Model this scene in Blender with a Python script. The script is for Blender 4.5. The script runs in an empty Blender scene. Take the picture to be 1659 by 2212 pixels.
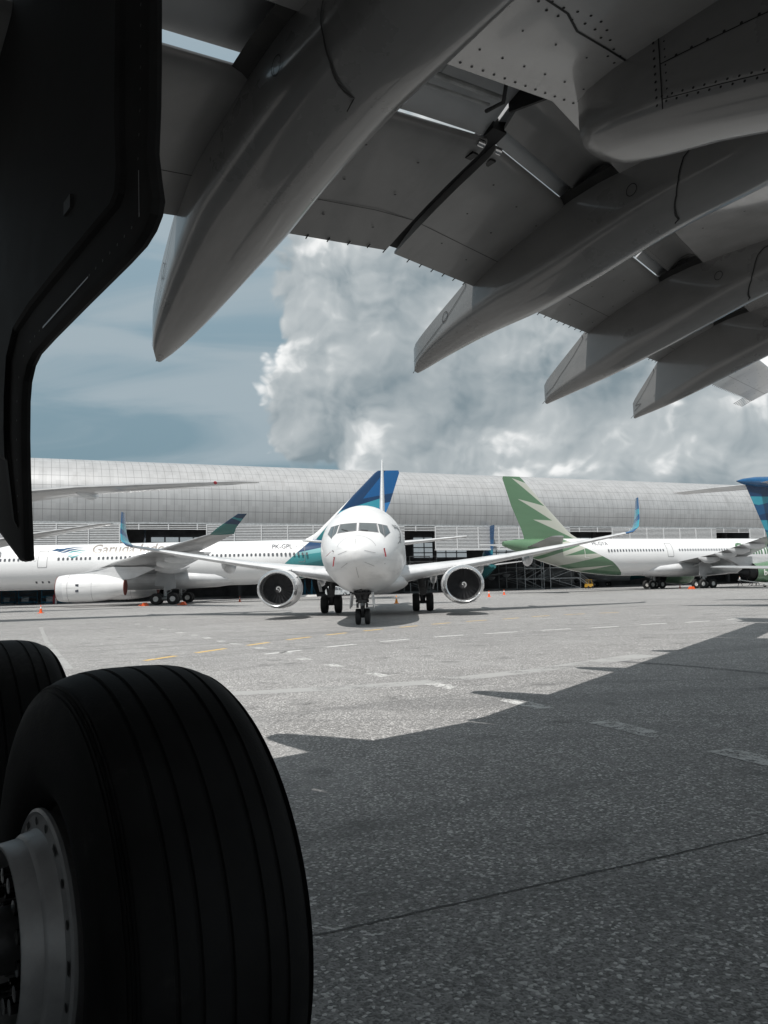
import bpy, bmesh, math, random
from mathutils import Vector, Matrix
from mathutils.bvhtree import BVHTree
random.seed(7)
SC = bpy.context.scene
COL = SC.collection
R = math.radians
PI = math.pi

# ------------------------------------------------------------------ camera
CAM_H, PITCH, ROLL, FPX = 1.64, R(5.33), R(1.45), 1700.0
cp, sp, cr, sr = math.cos(PITCH), math.sin(PITCH), math.cos(ROLL), math.sin(ROLL)
FWD = Vector((0, cp, sp)); UP0 = Vector((0, -sp, cp)); RT0 = Vector((1, 0, 0))
RT = RT0*cr - UP0*sr; UP = RT0*sr + UP0*cr
cam = bpy.data.cameras.new('camera')
cam.sensor_fit = 'HORIZONTAL'; cam.sensor_width = 36.0
cam.lens = 36.0*FPX/1659.0
cam.clip_start = 0.05; cam.clip_end = 6000
camo = bpy.data.objects.new('camera', cam); COL.objects.link(camo)
m = Matrix((RT, UP, -FWD)).transposed().to_4x4(); m.translation = Vector((0, 0, CAM_H))
camo.matrix_world = m
SC.camera = camo
def gp(x, y, z=0.0):
    """ground point seen at a pixel of the 1659 x 2212 photograph"""
    d = RT*((x-829.5)/FPX) + UP*((1106-y)/FPX) + FWD
    t = (z-CAM_H)/d.z
    return Vector((0, 0, CAM_H)) + d*t

# ------------------------------------------------------------------ render / colour
SC.view_settings.view_transform = 'Standard'; SC.view_settings.look = 'None'
SC.view_settings.exposure = 0.0; SC.view_settings.gamma = 1.0
SC.cycles.max_bounces = 8; SC.cycles.diffuse_bounces = 4; SC.cycles.glossy_bounces = 4
SC.cycles.use_denoising = True

# ------------------------------------------------------------------ sun and sky
SUN_SHIFT = Vector((0.182, 0.504, -1.0)).normalized()     # direction the light travels
to_sun = -SUN_SHIFT
sun = bpy.data.lights.new('sun', 'SUN'); sun.energy = 4.7; sun.angle = R(0.5); sun.color = (1.0, 0.965, 0.92)
suno = bpy.data.objects.new('sun', sun); COL.objects.link(suno)
suno.rotation_euler = SUN_SHIFT.to_track_quat('-Z', 'Y').to_euler()
suno.location = to_sun*60

W = bpy.data.worlds.new('World'); SC.world = W; W.use_nodes = True
class NT:
    """small helper for building node trees"""
    def __init__(s, tree, dim=None): s.t = tree; s.n = tree.nodes; s.l = tree.links; s.dim = dim
    def node(s, typ, **kw):
        n = s.n.new(typ)
        for k, v in kw.items(): setattr(n, k, v)
        return n
    def put(s, sock, v):
        if v is None: return
        if hasattr(v, 'is_output') or hasattr(v, 'links'): s.l.new(v, sock)
        else: sock.default_value = v
    def math(s, op, a, b=None, c=None, clamp=False):
        n = s.node('ShaderNodeMath', operation=op); n.use_clamp = clamp
        s.put(n.inputs[0], a); s.put(n.inputs[1], b); s.put(n.inputs[2], c)
        return n.outputs[0]
    def vmath(s, op, a, b=None, scale=None):
        n = s.node('ShaderNodeVectorMath', operation=op)
        s.put(n.inputs[0], a); s.put(n.inputs[1], b)
        if scale is not None: s.put(n.inputs['Scale'], scale)
        return n.outputs[1] if op in ('DOT_PRODUCT', 'LENGTH', 'DISTANCE') else n.outputs[0]
    def comb(s, x, y, z=0.0):
        n = s.node('ShaderNodeCombineXYZ'); s.put(n.inputs[0], x); s.put(n.inputs[1], y); s.put(n.inputs[2], z)
        return n.outputs[0]
    def sep(s, v):
        n = s.node('ShaderNodeSeparateXYZ'); s.put(n.inputs[0], v); return n.outputs
    def noise(s, v, scale, detail=5, rough=0.5, dist=0.0, lac=2.0, dim='3D'):
        n = s.node('ShaderNodeTexNoise'); n.noise_dimensions = s.dim or dim; s.put(n.inputs['Vector'], v)
        n.inputs['Scale'].default_value = scale; n.inputs['Detail'].default_value = detail
        n.inputs['Roughness'].default_value = rough; n.inputs['Distortion'].default_value = dist
        n.inputs['Lacunarity'].default_value = lac
        return n.outputs['Fac']
    def voro(s, v, scale, detail=0, rough=0.5, feature='F1', smooth=None, out='Distance', rnd=1.0):
        n = s.node('ShaderNodeTexVoronoi', feature=feature); n.voronoi_dimensions = s.dim or '3D'; s.put(n.inputs['Vector'], v)
        n.inputs['Scale'].default_value = scale; n.inputs['Detail'].default_value = detail
        n.inputs['Roughness'].default_value = rough; n.inputs['Randomness'].default_value = rnd
        if smooth is not None: n.inputs['Smoothness'].default_value = smooth
        return n.outputs[out]
    def ramp(s, v, lo, hi, a=0.0, b=1.0, smooth=True):
        n = s.node('ShaderNodeMapRange'); n.interpolation_type = 'SMOOTHSTEP' if smooth else 'LINEAR'; n.clamp = True
        s.put(n.inputs[0], v); s.put(n.inputs[1], lo); s.put(n.inputs[2], hi); s.put(n.inputs[3], a); s.put(n.inputs[4], b)
        return n.outputs[0]
    def mix(s, f, a, b, blend='MIX'):
        n = s.node('ShaderNodeMix', data_type='RGBA', blend_type=blend)
        s.put(n.inputs[0], f); s.put(n.inputs[6], a); s.put(n.inputs[7], b)
        return n.outputs[2]
    def bump(s, h, strength=0.3, dist=0.01):
        n = s.node('ShaderNodeBump'); n.inputs['Strength'].default_value = strength
        n.inputs['Distance'].default_value = dist; s.put(n.inputs['Height'], h)
        return n.outputs[0]

def build_world():
    t = NT(W.node_tree, '2D')
    for n in list(t.n): t.n.remove(n)
    sky = t.node('ShaderNodeTexSky', sky_type='NISHITA')
    sky.sun_disc = False
    sky.sun_elevation = math.asin(to_sun.z)
    sky.sun_rotation = math.atan2(to_sun.x, to_sun.y)
    sky.altitude = 10; sky.air_density = 1.3; sky.dust_density = 2.5
    bw = t.node('ShaderNodeRGBToBW'); t.l.new(sky.outputs[0], bw.inputs[0])
    tc = t.node('ShaderNodeTexCoord')
    d = t.vmath('NORMALIZE', tc.outputs['Generated'])
    x, y, z = t.sep(d)
    az = t.math('ARCTAN2', x, y)
    el = t.math('ARCSINE', z)
    P = t.comb(az, t.math('MULTIPLY', el, 1.15), 0.0)
    # warped coordinates
    wx = t.noise(P, 10.0, 3, 0.5); wy = t.noise(t.vmath('ADD', P, (7.3, 2.1, 0)), 10.0, 3, 0.5)
    warp = t.comb(t.math('MULTIPLY', t.math('SUBTRACT', wx, .5), .06), t.math('MULTIPLY', t.math('SUBTRACT', wy, .5), .06))
    Pw = t.vmath('ADD', P, warp)
    def height(Pp, fine=True):
        # cauliflower heads: rounded cells at falling scales
        b1 = t.voro(Pp, 7.0, 0, feature='SMOOTH_F1', smooth=.5)
        b2 = t.voro(Pp, 16.0, 0, feature='SMOOTH_F1', smooth=.4)
        h = t.math('ADD', t.math('MULTIPLY', b1, -.75), t.math('MULTIPLY', b2, -.42))
        if fine:
            b3 = t.voro(Pp, 37.0, 0, feature='SMOOTH_F1', smooth=.35); b4 = t.voro(Pp, 80.0, 0, feature='SMOOTH_F1', smooth=.3)
            h = t.math('ADD', h, t.math('ADD', t.math('MULTIPLY', b3, -.22), t.math('MULTIPLY', b4, -.13)))
        return t.math('ADD', h, t.math('MULTIPLY', t.noise(Pp, 30.0, 5, .6), .16))
    h0 = height(Pw)
    h1 = height(t.vmath('ADD', Pw, (-.006, .011, 0)))
    ha = height(Pw, False); hb = height(t.vmath('ADD', Pw, (-.022, .040, 0)), False)
    relief = t.math('SUBTRACT', h0, h1)
    relief2 = t.math('SUBTRACT', ha, hb)
    patch = t.ramp(t.noise(P, 5.0, 3, .5), .34, .66)
    # where the cumulus masses stand (azimuth, elevation in radians)
    def blob(a, e, ra, re):
        dx = t.math('DIVIDE', t.math('SUBTRACT', az, a), ra); dy = t.math('DIVIDE', t.math('SUBTRACT', el, e), re)
        q = t.math('ADD', t.math('MULTIPLY', dx, dx), t.math('MULTIPLY', dy, dy))
        return t.math('SUBTRACT', 1.0, t.math('SQRT', q))
    m = None
    for a, e, ra, re in ((-.045, .34, .115, .26), (-.085, .20, .07, .07), (.10, .28, .20, .30), (.36, .24, .34, .30), (.10, .12, .2, .09), (1.2, .2, .6, .3), (-1.9, .2, .6, .25), (2.6, .2, .7, .3), (.35, .5, .3, .2)):
        bb = blob(a, e, ra, re)
        m = bb if m is None else t.math('MAXIMUM', m, bb)
    dens = t.math('ADD', t.math('MULTIPLY', m, .9), t.math('MULTIPLY', t.math('ADD', h0, t.math('ADD', .55, t.math('MULTIPLY', t.ramp(az, -.04, .06), .22))), .85))
    alpha = t.ramp(dens, -.02, t.math('ADD', .16, t.math('MULTIPLY', t.ramp(az, -.05, .35), .26)))
    rim = t.ramp(dens, .42, .0)           # towards the outline
    sh = t.math('ADD', t.math('MULTIPLY', relief, 1.5), t.math('MULTIPLY', relief2, 1.3))
    gain = t.math('ADD', .62, t.math('ADD', t.math('MULTIPLY', rim, .75), t.math('MULTIPLY', patch, .45)))
    lit = t.math('ADD', t.math('MULTIPLY', sh, gain), t.math('ADD', t.math('MULTIPLY', rim, .22), t.math('MULTIPLY', patch, .16)))
    ccol = t.mix(t.ramp(t.math('ADD', lit, t.math('MULTIPLY', t.math('SUBTRACT', t.noise(Pw, 9.0, 5, .6), .5), .7)), -.62, .55, smooth=False), (.225, .285, .32, 1), (.53, .57, .585, 1))
    hot = t.ramp(lit, .36, .95)
    ccol = t.mix(hot, ccol, (.93, .94, .935, 1))
    # thin layered cloud over a hazy blue sky
    Ps = t.comb(t.math('MULTIPLY', az, 1.0), t.math('MULTIPLY', el, 5.2), 3.0)
    st = t.noise(Ps, 2.3, 5, .5, .7)
    stm = t.ramp(st, .36, .66)
    skycol = t.mix(.80, sky.outputs[0], bw.outputs[0])
    skyL = t.vmath('SCALE', skycol, scale=.085)
    tint = t.mix(t.ramp(el, 0.0, .5), (.155, .27, .335, 1), (.30, .425, .505, 1))
    base = t.mix(.86, skyL, tint)
    lay = t.mix(t.math('MULTIPLY', stm, .85), base, (.38, .455, .50, 1))
    lay = t.mix(t.math('MULTIPLY', t.ramp(el, .50, .85), .85), lay, (.50, .52, .53, 1))  # unseen grey overhead, added so the ambient light turns neutral
    out = t.mix(alpha, lay, ccol)
    gr = t.ramp(z, -.02, .0)
    out = t.mix(gr, (.25, .27, .28, 1), out)
    bg = t.node('ShaderNodeBackground'); bg.inputs[1].default_value = 0.1
    t.l.new(t.vmath('SCALE', out, scale=10.0), bg.inputs[0])
    ow = t.node('ShaderNodeOutputWorld'); t.l.new(bg.outputs[0], ow.inputs[0])
build_world()

# ------------------------------------------------------------------ materials
def new_mat(name):
    mt = bpy.data.materials.new(name); mt.use_nodes = True
    t = NT(mt.node_tree); bs = t.n['Principled BSDF']
    return mt, t, bs
def mat(name, col, rough=.5, metal=0.0, coat=0.0, var=.06, scale=3.0, bump=0.0, bscale=60.0, ior=None, stain=None):
    mt, t, bs = new_mat(name)
    tc = t.node('ShaderNodeTexCoord').outputs['Object']
    n = t.noise(tc, scale, 6, .6)
    dark = tuple(c*(1-2.2*var) for c in col)+(1,)
    light = tuple(min(1, c*(1+1.2*var)) for c in col)+(1,)
    c = t.mix(t.ramp(n, .3, .7), dark, light)
    if stain:
        mp = t.vmath('MULTIPLY', tc, stain)
        s2 = t.noise(mp, 1.0, 6, .65)
        c = t.mix(t.math('MULTIPLY', t.ramp(s2, .50, .74), .48), c, tuple(v*.52 for v in col)+(1,))
    t.l.new(c, bs.inputs['Base Color'])
    bs.inputs['Roughness'].default_value = rough
    t.l.new(t.ramp(n, .2, .8, max(0, rough-.06), min(1, rough+.06)), bs.inputs['Roughness'])
    bs.inputs['Metallic'].default_value = metal
    bs.inputs['Coat Weight'].default_value = coat; bs.inputs['Coat Roughness'].default_value = .06
    if ior: bs.inputs['IOR'].default_value = ior
    if bump:
        t.l.new(t.bump(t.noise(tc, bscale, 5, .6), bump, .004), bs.inputs['Normal'])
    return mt
M = {}
M['white'] = mat('white_paint', (.72, .725, .73), .38, coat=.2, var=.02, scale=.7, stain=(.15, .8, 2.5))
M['belly'] = mat('pale_grey_paint', (.62, .63, .64), .32, coat=.4, var=.05, scale=.8, stain=(.1, .8, 1.2))
M['grey'] = mat('wing_grey_paint', (.34, .345, .35), .34, coat=.35, var=.04, scale=.9, stain=(.25, 1.2, 1.0))
M['wing'] = mat('glossy_wing_skin', (.38, .375, .37), .22, coat=1.0, var=.05, scale=1.4, ior=1.8, stain=(1.2, .35, 1))
M['flap'] = mat('flap_skin', (.215, .214, .212), .42, coat=.25, var=.06, scale=1.6, stain=(.5, 1.6, 1))
M['fair'] = mat('fairing_paint', (.185, .184, .182), .30, coat=.6, var=.05, scale=1.1, stain=(.35, 1.5, .8))
M['fairtip'] = mat('fairing_tip_paint', (.42, .43, .43), .28, coat=.6, var=.03, scale=1.1)
M['dark'] = mat('dark_cavity', (.018, .018, .019), .7, var=.15, scale=6)
M['seam'] = mat('seam_black', (.008, .008, .008), .6)
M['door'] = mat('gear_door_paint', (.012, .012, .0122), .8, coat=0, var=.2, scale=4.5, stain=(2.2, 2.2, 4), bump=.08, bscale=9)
M['rubber'] = mat('tyre_rubber', (.006, .006, .0062), .72, var=.3, scale=5, bump=.25, bscale=120)
def dusty(mt):
    t = NT(mt.node_tree); bs = t.n['Principled BSDF']; src = bs.inputs['Base Color'].links[0].from_socket
    tc = t.node('ShaderNodeTexCoord').outputs['Object']
    d = t.math('MULTIPLY', t.ramp(t.noise(tc, 3.2, 7, .72), .52, .74), t.ramp(t.noise(tc, 38.0, 4, .6), .35, .7))
    t.l.new(t.mix(t.math('MULTIPLY', d, .5), src, (.05, .048, .045, 1)), bs.inputs['Base Color'])
dusty(M['rubber'])
M['rubber'].node_tree.nodes['Principled BSDF'].inputs['Specular IOR Level'].default_value = .18
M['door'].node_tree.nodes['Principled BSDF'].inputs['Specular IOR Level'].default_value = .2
M['rubber_far'] = mat('worn_tyre_rubber', (.014, .014, .014), .7, var=.1)
M['alloy'] = mat('wheel_alloy', (.34, .34, .345), .45, metal=.3, var=.08, scale=9, bump=.12, bscale=70, stain=(9, 9, 9))
M['steel'] = mat('bright_steel', (.62, .62, .63), .22, metal=1.0, var=.05)
M['lip'] = mat('polished_inlet_lip', (.72, .73, .74), .20, metal=.9, var=.03)
M['strut'] = mat('gear_strut_paint', (.42, .43, .43), .4, var=.1, scale=5)
M['strutd'] = mat('dirty_gear_metal', (.07, .07, .072), .45, metal=.4, var=.2, scale=9)
M['titan'] = mat('fan_titanium', (.12, .12, .125), .4, metal=.4, var=.1)
M['duct'] = mat('inlet_duct_grey', (.20, .20, .205), .45)
M['black'] = mat('matt_black', (.012, .012, .013), .6)
M['glass'] = mat('cockpit_glass', (.10, .115, .12), .08, coat=1.0, var=.1, scale=1)
M['window'] = mat('cabin_window_glass', (.10, .105, .115), .18, coat=.5)
M['line'] = mat('panel_line_grey', (.22, .22, .23), .6)
M['red'] = mat('red_fabric', (.30, .02, .03), .7)
M['navy'] = mat('navy_paint', (.003, .035, .105), .25, coat=.6, var=.05)
M['blue'] = mat('royal_blue_paint', (.003, .075, .22), .25, coat=.6, var=.05)
M['cyan'] = mat('cyan_paint', (.02, .26, .36), .28, coat=.6, var=.05)
M['teal'] = mat('teal_paint', (.025, .16, .17), .28, coat=.6, var=.05)
M['bird_navy'] = mat('emblem_navy', (.01, .06, .14), .3)
M['bird_teal'] = mat('emblem_teal', (.01, .21, .23), .3)
M['letter'] = mat('lettering_taupe', (.27, .245, .225), .4)
M['letter_dark'] = mat('lettering_dark', (.06, .065, .08), .4)
M['green'] = mat('green_paint', (.10, .19, .11), .3, coat=.5, var=.04)
M['sage'] = mat('pale_sage_paint', (.42, .43, .37), .3, coat=.5, var=.04)
M['orange'] = mat('cone_orange', (.75, .10, .015), .5)
M['amber'] = mat('cone_amber', (.80, .27, .02), .5)
M['cream'] = mat('cone_sleeve', (.75, .74, .72), .5)
M['equip_blue'] = mat('equipment_blue', (.01, .16, .27), .5, var=.1)
M['equip_grey'] = mat('galvanised_steel', (.42, .44, .45), .45, metal=.3, var=.1)
M['equip_yellow'] = mat('equipment_yellow', (.42, .24, .03), .5)
M['silver'] = mat('silver_car_paint', (.55, .57, .58), .25, metal=.35, coat=.8)
M['skin'] = mat('skin', (.30, .17, .11), .55)
M['shirt'] = mat('white_shirt', (.72, .73, .74), .8)
M['shirt_violet'] = mat('violet_shirt', (.22, .17, .42), .8)
M['trousers'] = mat('dark_trousers', (.02, .02, .025), .85)
M['primer'] = mat('bare_composite', (.17, .165, .16), .5, var=.15)
M['inlet_red'] = mat('exhaust_cover', (.16, .035, .025), .7)

def half_planes(t, x, z, tests):
    """product of soft steps  a*x + b*z + c > 0"""
    r = None
    for a, b, c in tests:
        v = t.math('ADD', t.math('ADD', t.math('MULTIPLY', x, a), t.math('MULTIPLY', z, b)), c)
        s = t.ramp(v, -.02, .02, smooth=False)
        r = s if r is None else t.math('MULTIPLY', r, s)
    return r
def livery(name, base, layers, rough=.27, belly=None):
    """painted scheme: layers of (colour, [half planes in local x (aft) and z])"""
    mt, t, bs = new_mat(name)
    tc = t.node('ShaderNodeTexCoord').outputs['Object']
    x, y, z = t.sep(tc)
    n = t.noise(t.vmath('MULTIPLY', tc, (.2, .8, 1.6)), 1.0, 6, .6)
    c = t.mix(t.ramp(n, .35, .75), tuple(base)+(1,), tuple(v*.93 for v in base)+(1,))
    if belly:
        c = t.mix(t.ramp(z, belly[0]-.03, belly[0]+.03), tuple(belly[1])+(1,), c)
    for col, tests in layers:
        f = half_planes(t, x, z, tests)
        c = t.mix(f, c, tuple(col)+(1,))
    # skin joints every few metres
    fr = t.math('PINGPONG', t.math('ADD', x, .37), 1.6)
    jn = t.ramp(fr, .012, .0, 0, .16)
    c = t.mix(jn, c, (.25, .25, .26, 1))
    t.l.new(c, bs.inputs['Base Color'])
    bs.inputs['Roughness'].default_value = rough
    bs.inputs['Coat Weight'].default_value = .5; bs.inputs['Coat Roughness'].default_value = .08
    return mt

# ------------------------------------------------------------------ mesh helpers
class MB:
    """collects faces; build() links them as ONE mesh object"""
    def __init__(s): s.v = []; s.f = []; s.mi = []; s.cur = 0
    def add(s, vs, fs, mi=None):
        o = len(s.v); s.v += [tuple(p) for p in vs]
        for f in fs: s.f.append(tuple(i+o for i in f)); s.mi.append(s.cur if mi is None else mi)
        return s
    def poly(s, pts, mi=None): return s.add(pts, [tuple(range(len(pts)))], mi)
    def box(s, c, d, rz=0.0, mi=None, taper=1.0):
        hx, hy, hz = d[0]/2, d[1]/2, d[2]/2
        ca, sa = math.cos(rz), math.sin(rz); vs = []
        for k in (-1, 1):
            q = taper if k > 0 else 1.0
            for i, j in ((-1, -1), (1, -1), (1, 1), (-1, 1)):
                X, Y = i*hx*q, j*hy*q
                vs.append((c[0]+X*ca-Y*sa, c[1]+X*sa+Y*ca, c[2]+k*hz))
        return s.add(vs, [(3, 2, 1, 0), (4, 5, 6, 7), (0, 1, 5, 4), (1, 2, 6, 5), (2, 3, 7, 6), (3, 0, 4, 7)], mi)
    def loft(s, rings, closed=True, cap=(True, True), mi=None):
        n = len(rings[0]); o = len(s.v); fs = []
        vs = [p for r in rings for p in r]
        for i in range(len(rings)-1):
            for j in range(n if closed else n-1):
                a = i*n+j; b = i*n+(j+1) % n
                fs.append((a, b, b+n, a+n))
        if closed and cap[0]: fs.append(tuple(reversed(range(n))))
        if closed and cap[1]: fs.append(tuple(range((len(rings)-1)*n, len(rings)*n)))
        return s.add(vs, fs, mi)
    def tube(s, path, rad, n=10, mi=None, cap=True):
        path = [Vector(p) for p in path]
        if not isinstance(rad, (list, tuple)): rad = [rad]*len(path)
        rings = []
        for i, p in enumerate(path):
            d = (path[min(i+1, len(path)-1)]-path[max(i-1, 0)]).normalized()
            a = d.orthogonal().normalized() if i == 0 else (pa - d*pa.dot(d)).normalized()
            pa = a; b = d.cross(a)
            rings.append([p+(a*math.cos(2*PI*k/n)+b*math.sin(2*PI*k/n))*rad[i] for k in range(n)])
        return s.loft(rings, cap=(cap, cap), mi=mi)
    def lathe(s, prof, c=(0, 0, 0), ax=(1, 0, 0), n=32, mi=None, sz=1.0, cap=(False, False)):
        ax = Vector(ax).normalized(); c = Vector(c)
        up = Vector((0, 0, 1)) if abs(ax.z) < .9 else Vector((0, 1, 0))
        b = ax.cross(up).normalized(); up = b.cross(ax).normalized()
        rings = [[c+ax*x+b*(r*math.cos(2*PI*k/n))+up*(r*math.sin(2*PI*k/n)*sz) for k in range(n)] for x, r in prof]
        return s.loft(rings, cap=cap, mi=mi)
    def build(s, name, mats, parent=None, smooth=40, fix=True, loc=None):
        me = bpy.data.meshes.new(name); me.from_pydata(s.v, [], s.f)
        if not isinstance(mats, (list, tuple)): mats = [mats]
        for mt in mats: me.materials.append(mt)
        for p, k in zip(me.polygons, s.mi): p.material_index = k
        if fix:
            bm = bmesh.new(); bm.from_mesh(me)
            bmesh.ops.remove_doubles(bm, verts=bm.verts, dist=1e-5)
            bmesh.ops.recalc_face_normals(bm, faces=bm.faces); bm.to_mesh(me); bm.free()
        if smooth:
            for p in me.polygons: p.use_smooth = True
            me.set_sharp_from_angle(angle=R(smooth))
        me.update()
        o = bpy.data.objects.new(name, me); COL.objects.link(o)
        if parent: o.parent = parent
        if loc: o.location = loc
        return o
def tag(o, label=None, cat=None, group=None, kind=None):
    if label: o['label'] = label
    if cat: o['category'] = cat
    if group: o['group'] = group
    if kind: o['kind'] = kind
    return o
def empty(name, loc=(0, 0, 0), rz=0.0):
    o = bpy.data.objects.new(name, None); COL.objects.link(o)
    o.location = loc; o.rotation_euler = (0, 0, rz); o.empty_display_size = .3
    return o
def copy_tree(o, parent=None):
    c = o.copy(); COL.objects.link(c)
    if parent: c.parent = parent
    for ch in list(o.children): copy_tree(ch, c)
    return c
def interp(tab, x, k):
    """smooth (pchip-like) interpolation of column k in a table sorted on column 0"""
    if x <= tab[0][0]: return tab[0][k]
    if x >= tab[-1][0]: return tab[-1][k]
    for i in range(len(tab)-1):
        if tab[i][0] <= x <= tab[i+1][0]: break
    def slope(j):
        if j <= 0 or j >= len(tab)-1: return None
        a = (tab[j][k]-tab[j-1][k])/(tab[j][0]-tab[j-1][0]); b = (tab[j+1][k]-tab[j][k])/(tab[j+1][0]-tab[j][0])
        return 0.0 if a*b <= 0 else 2*a*b/(a+b)
    h = tab[i+1][0]-tab[i][0]; d = (tab[i+1][k]-tab[i][k])/h
    m0 = slope(i); m1 = slope(i+1)
    m0 = d if m0 is None else m0; m1 = d if m1 is None else m1
    u = (x-tab[i][0])/h
    return tab[i][k]*(2*u**3-3*u*u+1)+tab[i+1][k]*(3*u*u-2*u**3)+h*(m0*(u**3-2*u*u+u)+m1*(u**3-u*u))
XC = [0, .008, .03, .08, .16, .28, .42, .58, .74, .88, 1.0]
def foil(th):
    def t(x): return 5*th*(.2969*math.sqrt(x)-.126*x-.3516*x*x+.2843*x**3-.1036*x**4)
    up = [(x, t(x)*1.05+.012*th*8*x*(1-x)) for x in XC]
    lo = [(x, -t(x)*.85+.1*th*x*(1-x)) for x in XC]
    lo[-1] = (1, lo[-1][1]-.0015)
    return up[::-1]+lo[1:]
def wing_rings(stations, side):
    rings = []
    for y, z, xle, ch, th, cant in stations:
        ca, sa = math.cos(cant), math.sin(cant)
        rings.append([(xle+x*ch, side*(y-sa*n*ch), z+ca*n*ch) for x, n in foil(th)])
    return rings

# ------------------------------------------------------------------ apron and painted lines
def make_ground():
    mt, t, bs = new_mat('apron_concrete'); t.dim = '2D'
    geo = t.node('ShaderNodeNewGeometry').outputs['Position']
    P = geo
    big = t.noise(P, .06, 5, .6, .4); mid = t.noise(P, .55, 6, .62); fine = t.noise(P, 9.0, 5, .7)
    stone = t.voro(P, 58.0, out='Color', rnd=1.0)
    sx = t.sep(stone)[0]
    cell = t.voro(P, 58.0, rnd=1.0)
    stone2 = t.sep(t.voro(P, 95.0, out='Color'))[0]
    c = t.mix(t.ramp(big, .3, .7), (.30, .294, .288, 1), (.372, .365, .358, 1))
    c = t.mix(t.math('MULTIPLY', t.ramp(mid, .35, .75), .5), c, (.25, .245, .238, 1))
    c = t.mix(t.math('MULTIPLY', t.ramp(fine, .4, .8), .35), c, (.15, .15, .152, 1))
    c = t.mix(t.math('MULTIPLY', t.ramp(stone2, .45, .95), .7), c, (.055, .055, .055, 1))
    # exposed aggregate: a few pale chips, many dark ones
    chip = t.math('MULTIPLY', t.ramp(sx, .85, .90), t.ramp(cell, .80, .62))
    chipn = t.math('MULTIPLY', chip, t.ramp(t.noise(P, 1.3, 3, .6), .3, .6, .55, 1.0))
    c = t.mix(t.math('MULTIPLY', t.ramp(sx, .5, .0), .62), c, (.065, .064, .062, 1))
    c = t.mix(chipn, c, (.70, .69, .68, 1))
    # slabs with slightly different ages
    ang = R(31.0)
    px, py, pz = t.sep(P)
    ru = t.math('ADD', t.math('MULTIPLY', px, math.cos(ang)), t.math('MULTIPLY', py, math.sin(ang)))
    rv = t.math('SUBTRACT', t.math('MULTIPLY', py, math.cos(ang)), t.math('MULTIPLY', px, math.sin(ang)))
    # rubber and oil stains
    st = t.noise(t.vmath('MULTIPLY', P, (.12, .5, 1)), 1.0, 6, .66, 1.0)
    c = t.mix(t.math('MULTIPLY', t.ramp(st, .55, .72), .33), c, (.085, .085, .088, 1))
    bl = t.noise(P, .35, 3, .5)
    c = t.mix(t.math('MULTIPLY', t.ramp(bl, .62, .7), .25), c, (.36, .36, .355, 1))
    # hairline cracks
    wv = t.vmath('ADD', P, t.comb(t.math('MULTIPLY', t.noise(P, 1.1, 4, .6), .9), t.math('MULTIPLY', t.noise(t.vmath('ADD', P, (9, 4, 0)), 1.1, 4, .6), .9)))
    ed = t.voro(wv, .16, feature='DISTANCE_TO_EDGE')
    crack = t.math('MULTIPLY', t.ramp(ed, .0016, .0006), t.ramp(t.noise(P, .12, 2, .5), .5, .6))
    c = t.mix(t.math('MULTIPLY', crack, .75), c, (.03, .03, .03, 1))
    # oil drips and tyre streaks along the taxi direction
    sp_ = t.voro(P, .45); oil = t.math('MULTIPLY', t.ramp(sp_, .14, .05), t.ramp(t.noise(P, 3.0, 4, .6), .35, .6))
    c = t.mix(t.math('MULTIPLY', oil, .45), c, (.05, .05, .05, 1))
    tk = t.noise(t.comb(t.math('MULTIPLY', ru, .035), t.math('MULTIPLY', rv, 1.3)), 1.0, 4, .55)
    c = t.mix(t.math('MULTIPLY', t.ramp(tk, .56, .72), .30), c, (.10, .10, .10, 1))
    # slabs poured at different times
    sid = t.comb(t.math('FLOOR', t.math('DIVIDE', t.math('ADD', ru, 2.2), 7.6)), t.math('FLOOR', t.math('DIVIDE', t.math('ADD', rv, -2.55), 7.6)))
    wn = t.node('ShaderNodeTexWhiteNoise', noise_dimensions='2D'); t.l.new(sid, wn.inputs['Vector'])
    c = t.mix(t.math('MULTIPLY', wn.outputs['Value'], .13), c, (.13, .13, .13, 1))
    t.l.new(c, bs.inputs['Base Color'])
    bs.inputs['Roughness'].default_value = .72
    h = t.math('ADD', t.math('MULTIPLY', sx, .5), t.math('MULTIPLY', t.ramp(cell, .0, .6), -.5))
    t.l.new(t.bump(h, .55, .006), bs.inputs['Normal'])
    g = MB().poly([(-900, -500, 0), (900, -500, 0), (900, 1500, 0), (-900, 1500, 0)])
    tag(g.build('apron', mt, smooth=0), kind='structure')
make_ground()
def worn(name, col, keep=.5, scale=6.0):
    mt, t, bs = new_mat(name); t.dim = '2D'
    P = t.node('ShaderNodeNewGeometry').outputs['Position']
    n = t.noise(P, scale, 6, .68)
    st = t.sep(t.voro(P, 60.0, out='Color'))[0]
    f = t.ramp(t.math('ADD', n, t.math('MULTIPLY', st, .25)), keep, keep+.12)
    bs.inputs['Base Color'].default_value = tuple(col)+(1,); bs.inputs['Roughness'].default_value = .7
    tr = t.node('ShaderNodeBsdfTransparent'); mx = t.node('ShaderNodeMixShader')
    t.l.new(f, mx.inputs[0]); t.l.new(tr.outputs[0], mx.inputs[1]); t.l.new(bs.outputs[0], mx.inputs[2])
    t.l.new(mx.outputs[0], t.n['Material Output'].inputs[0])
    return mt
M['paint_white'] = worn('worn_white_paint', (.54, .54, .53), .52, 5.0)
M['paint_white2'] = worn('line_white_paint', (.66, .66, .65), .42, 4.0)
M['paint_yellow'] = worn('worn_yellow_paint', (.66, .44, .13), .40, 4.0)
M['tar'] = mat('joint_sealant', (.012, .012, .012), .6)
M['patch'] = worn('pale_concrete_patch', (.33, .33, .325), .42, .9)
M['patchd'] = worn('dark_repair', (.12, .12, .122), .46, 1.2)
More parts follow.
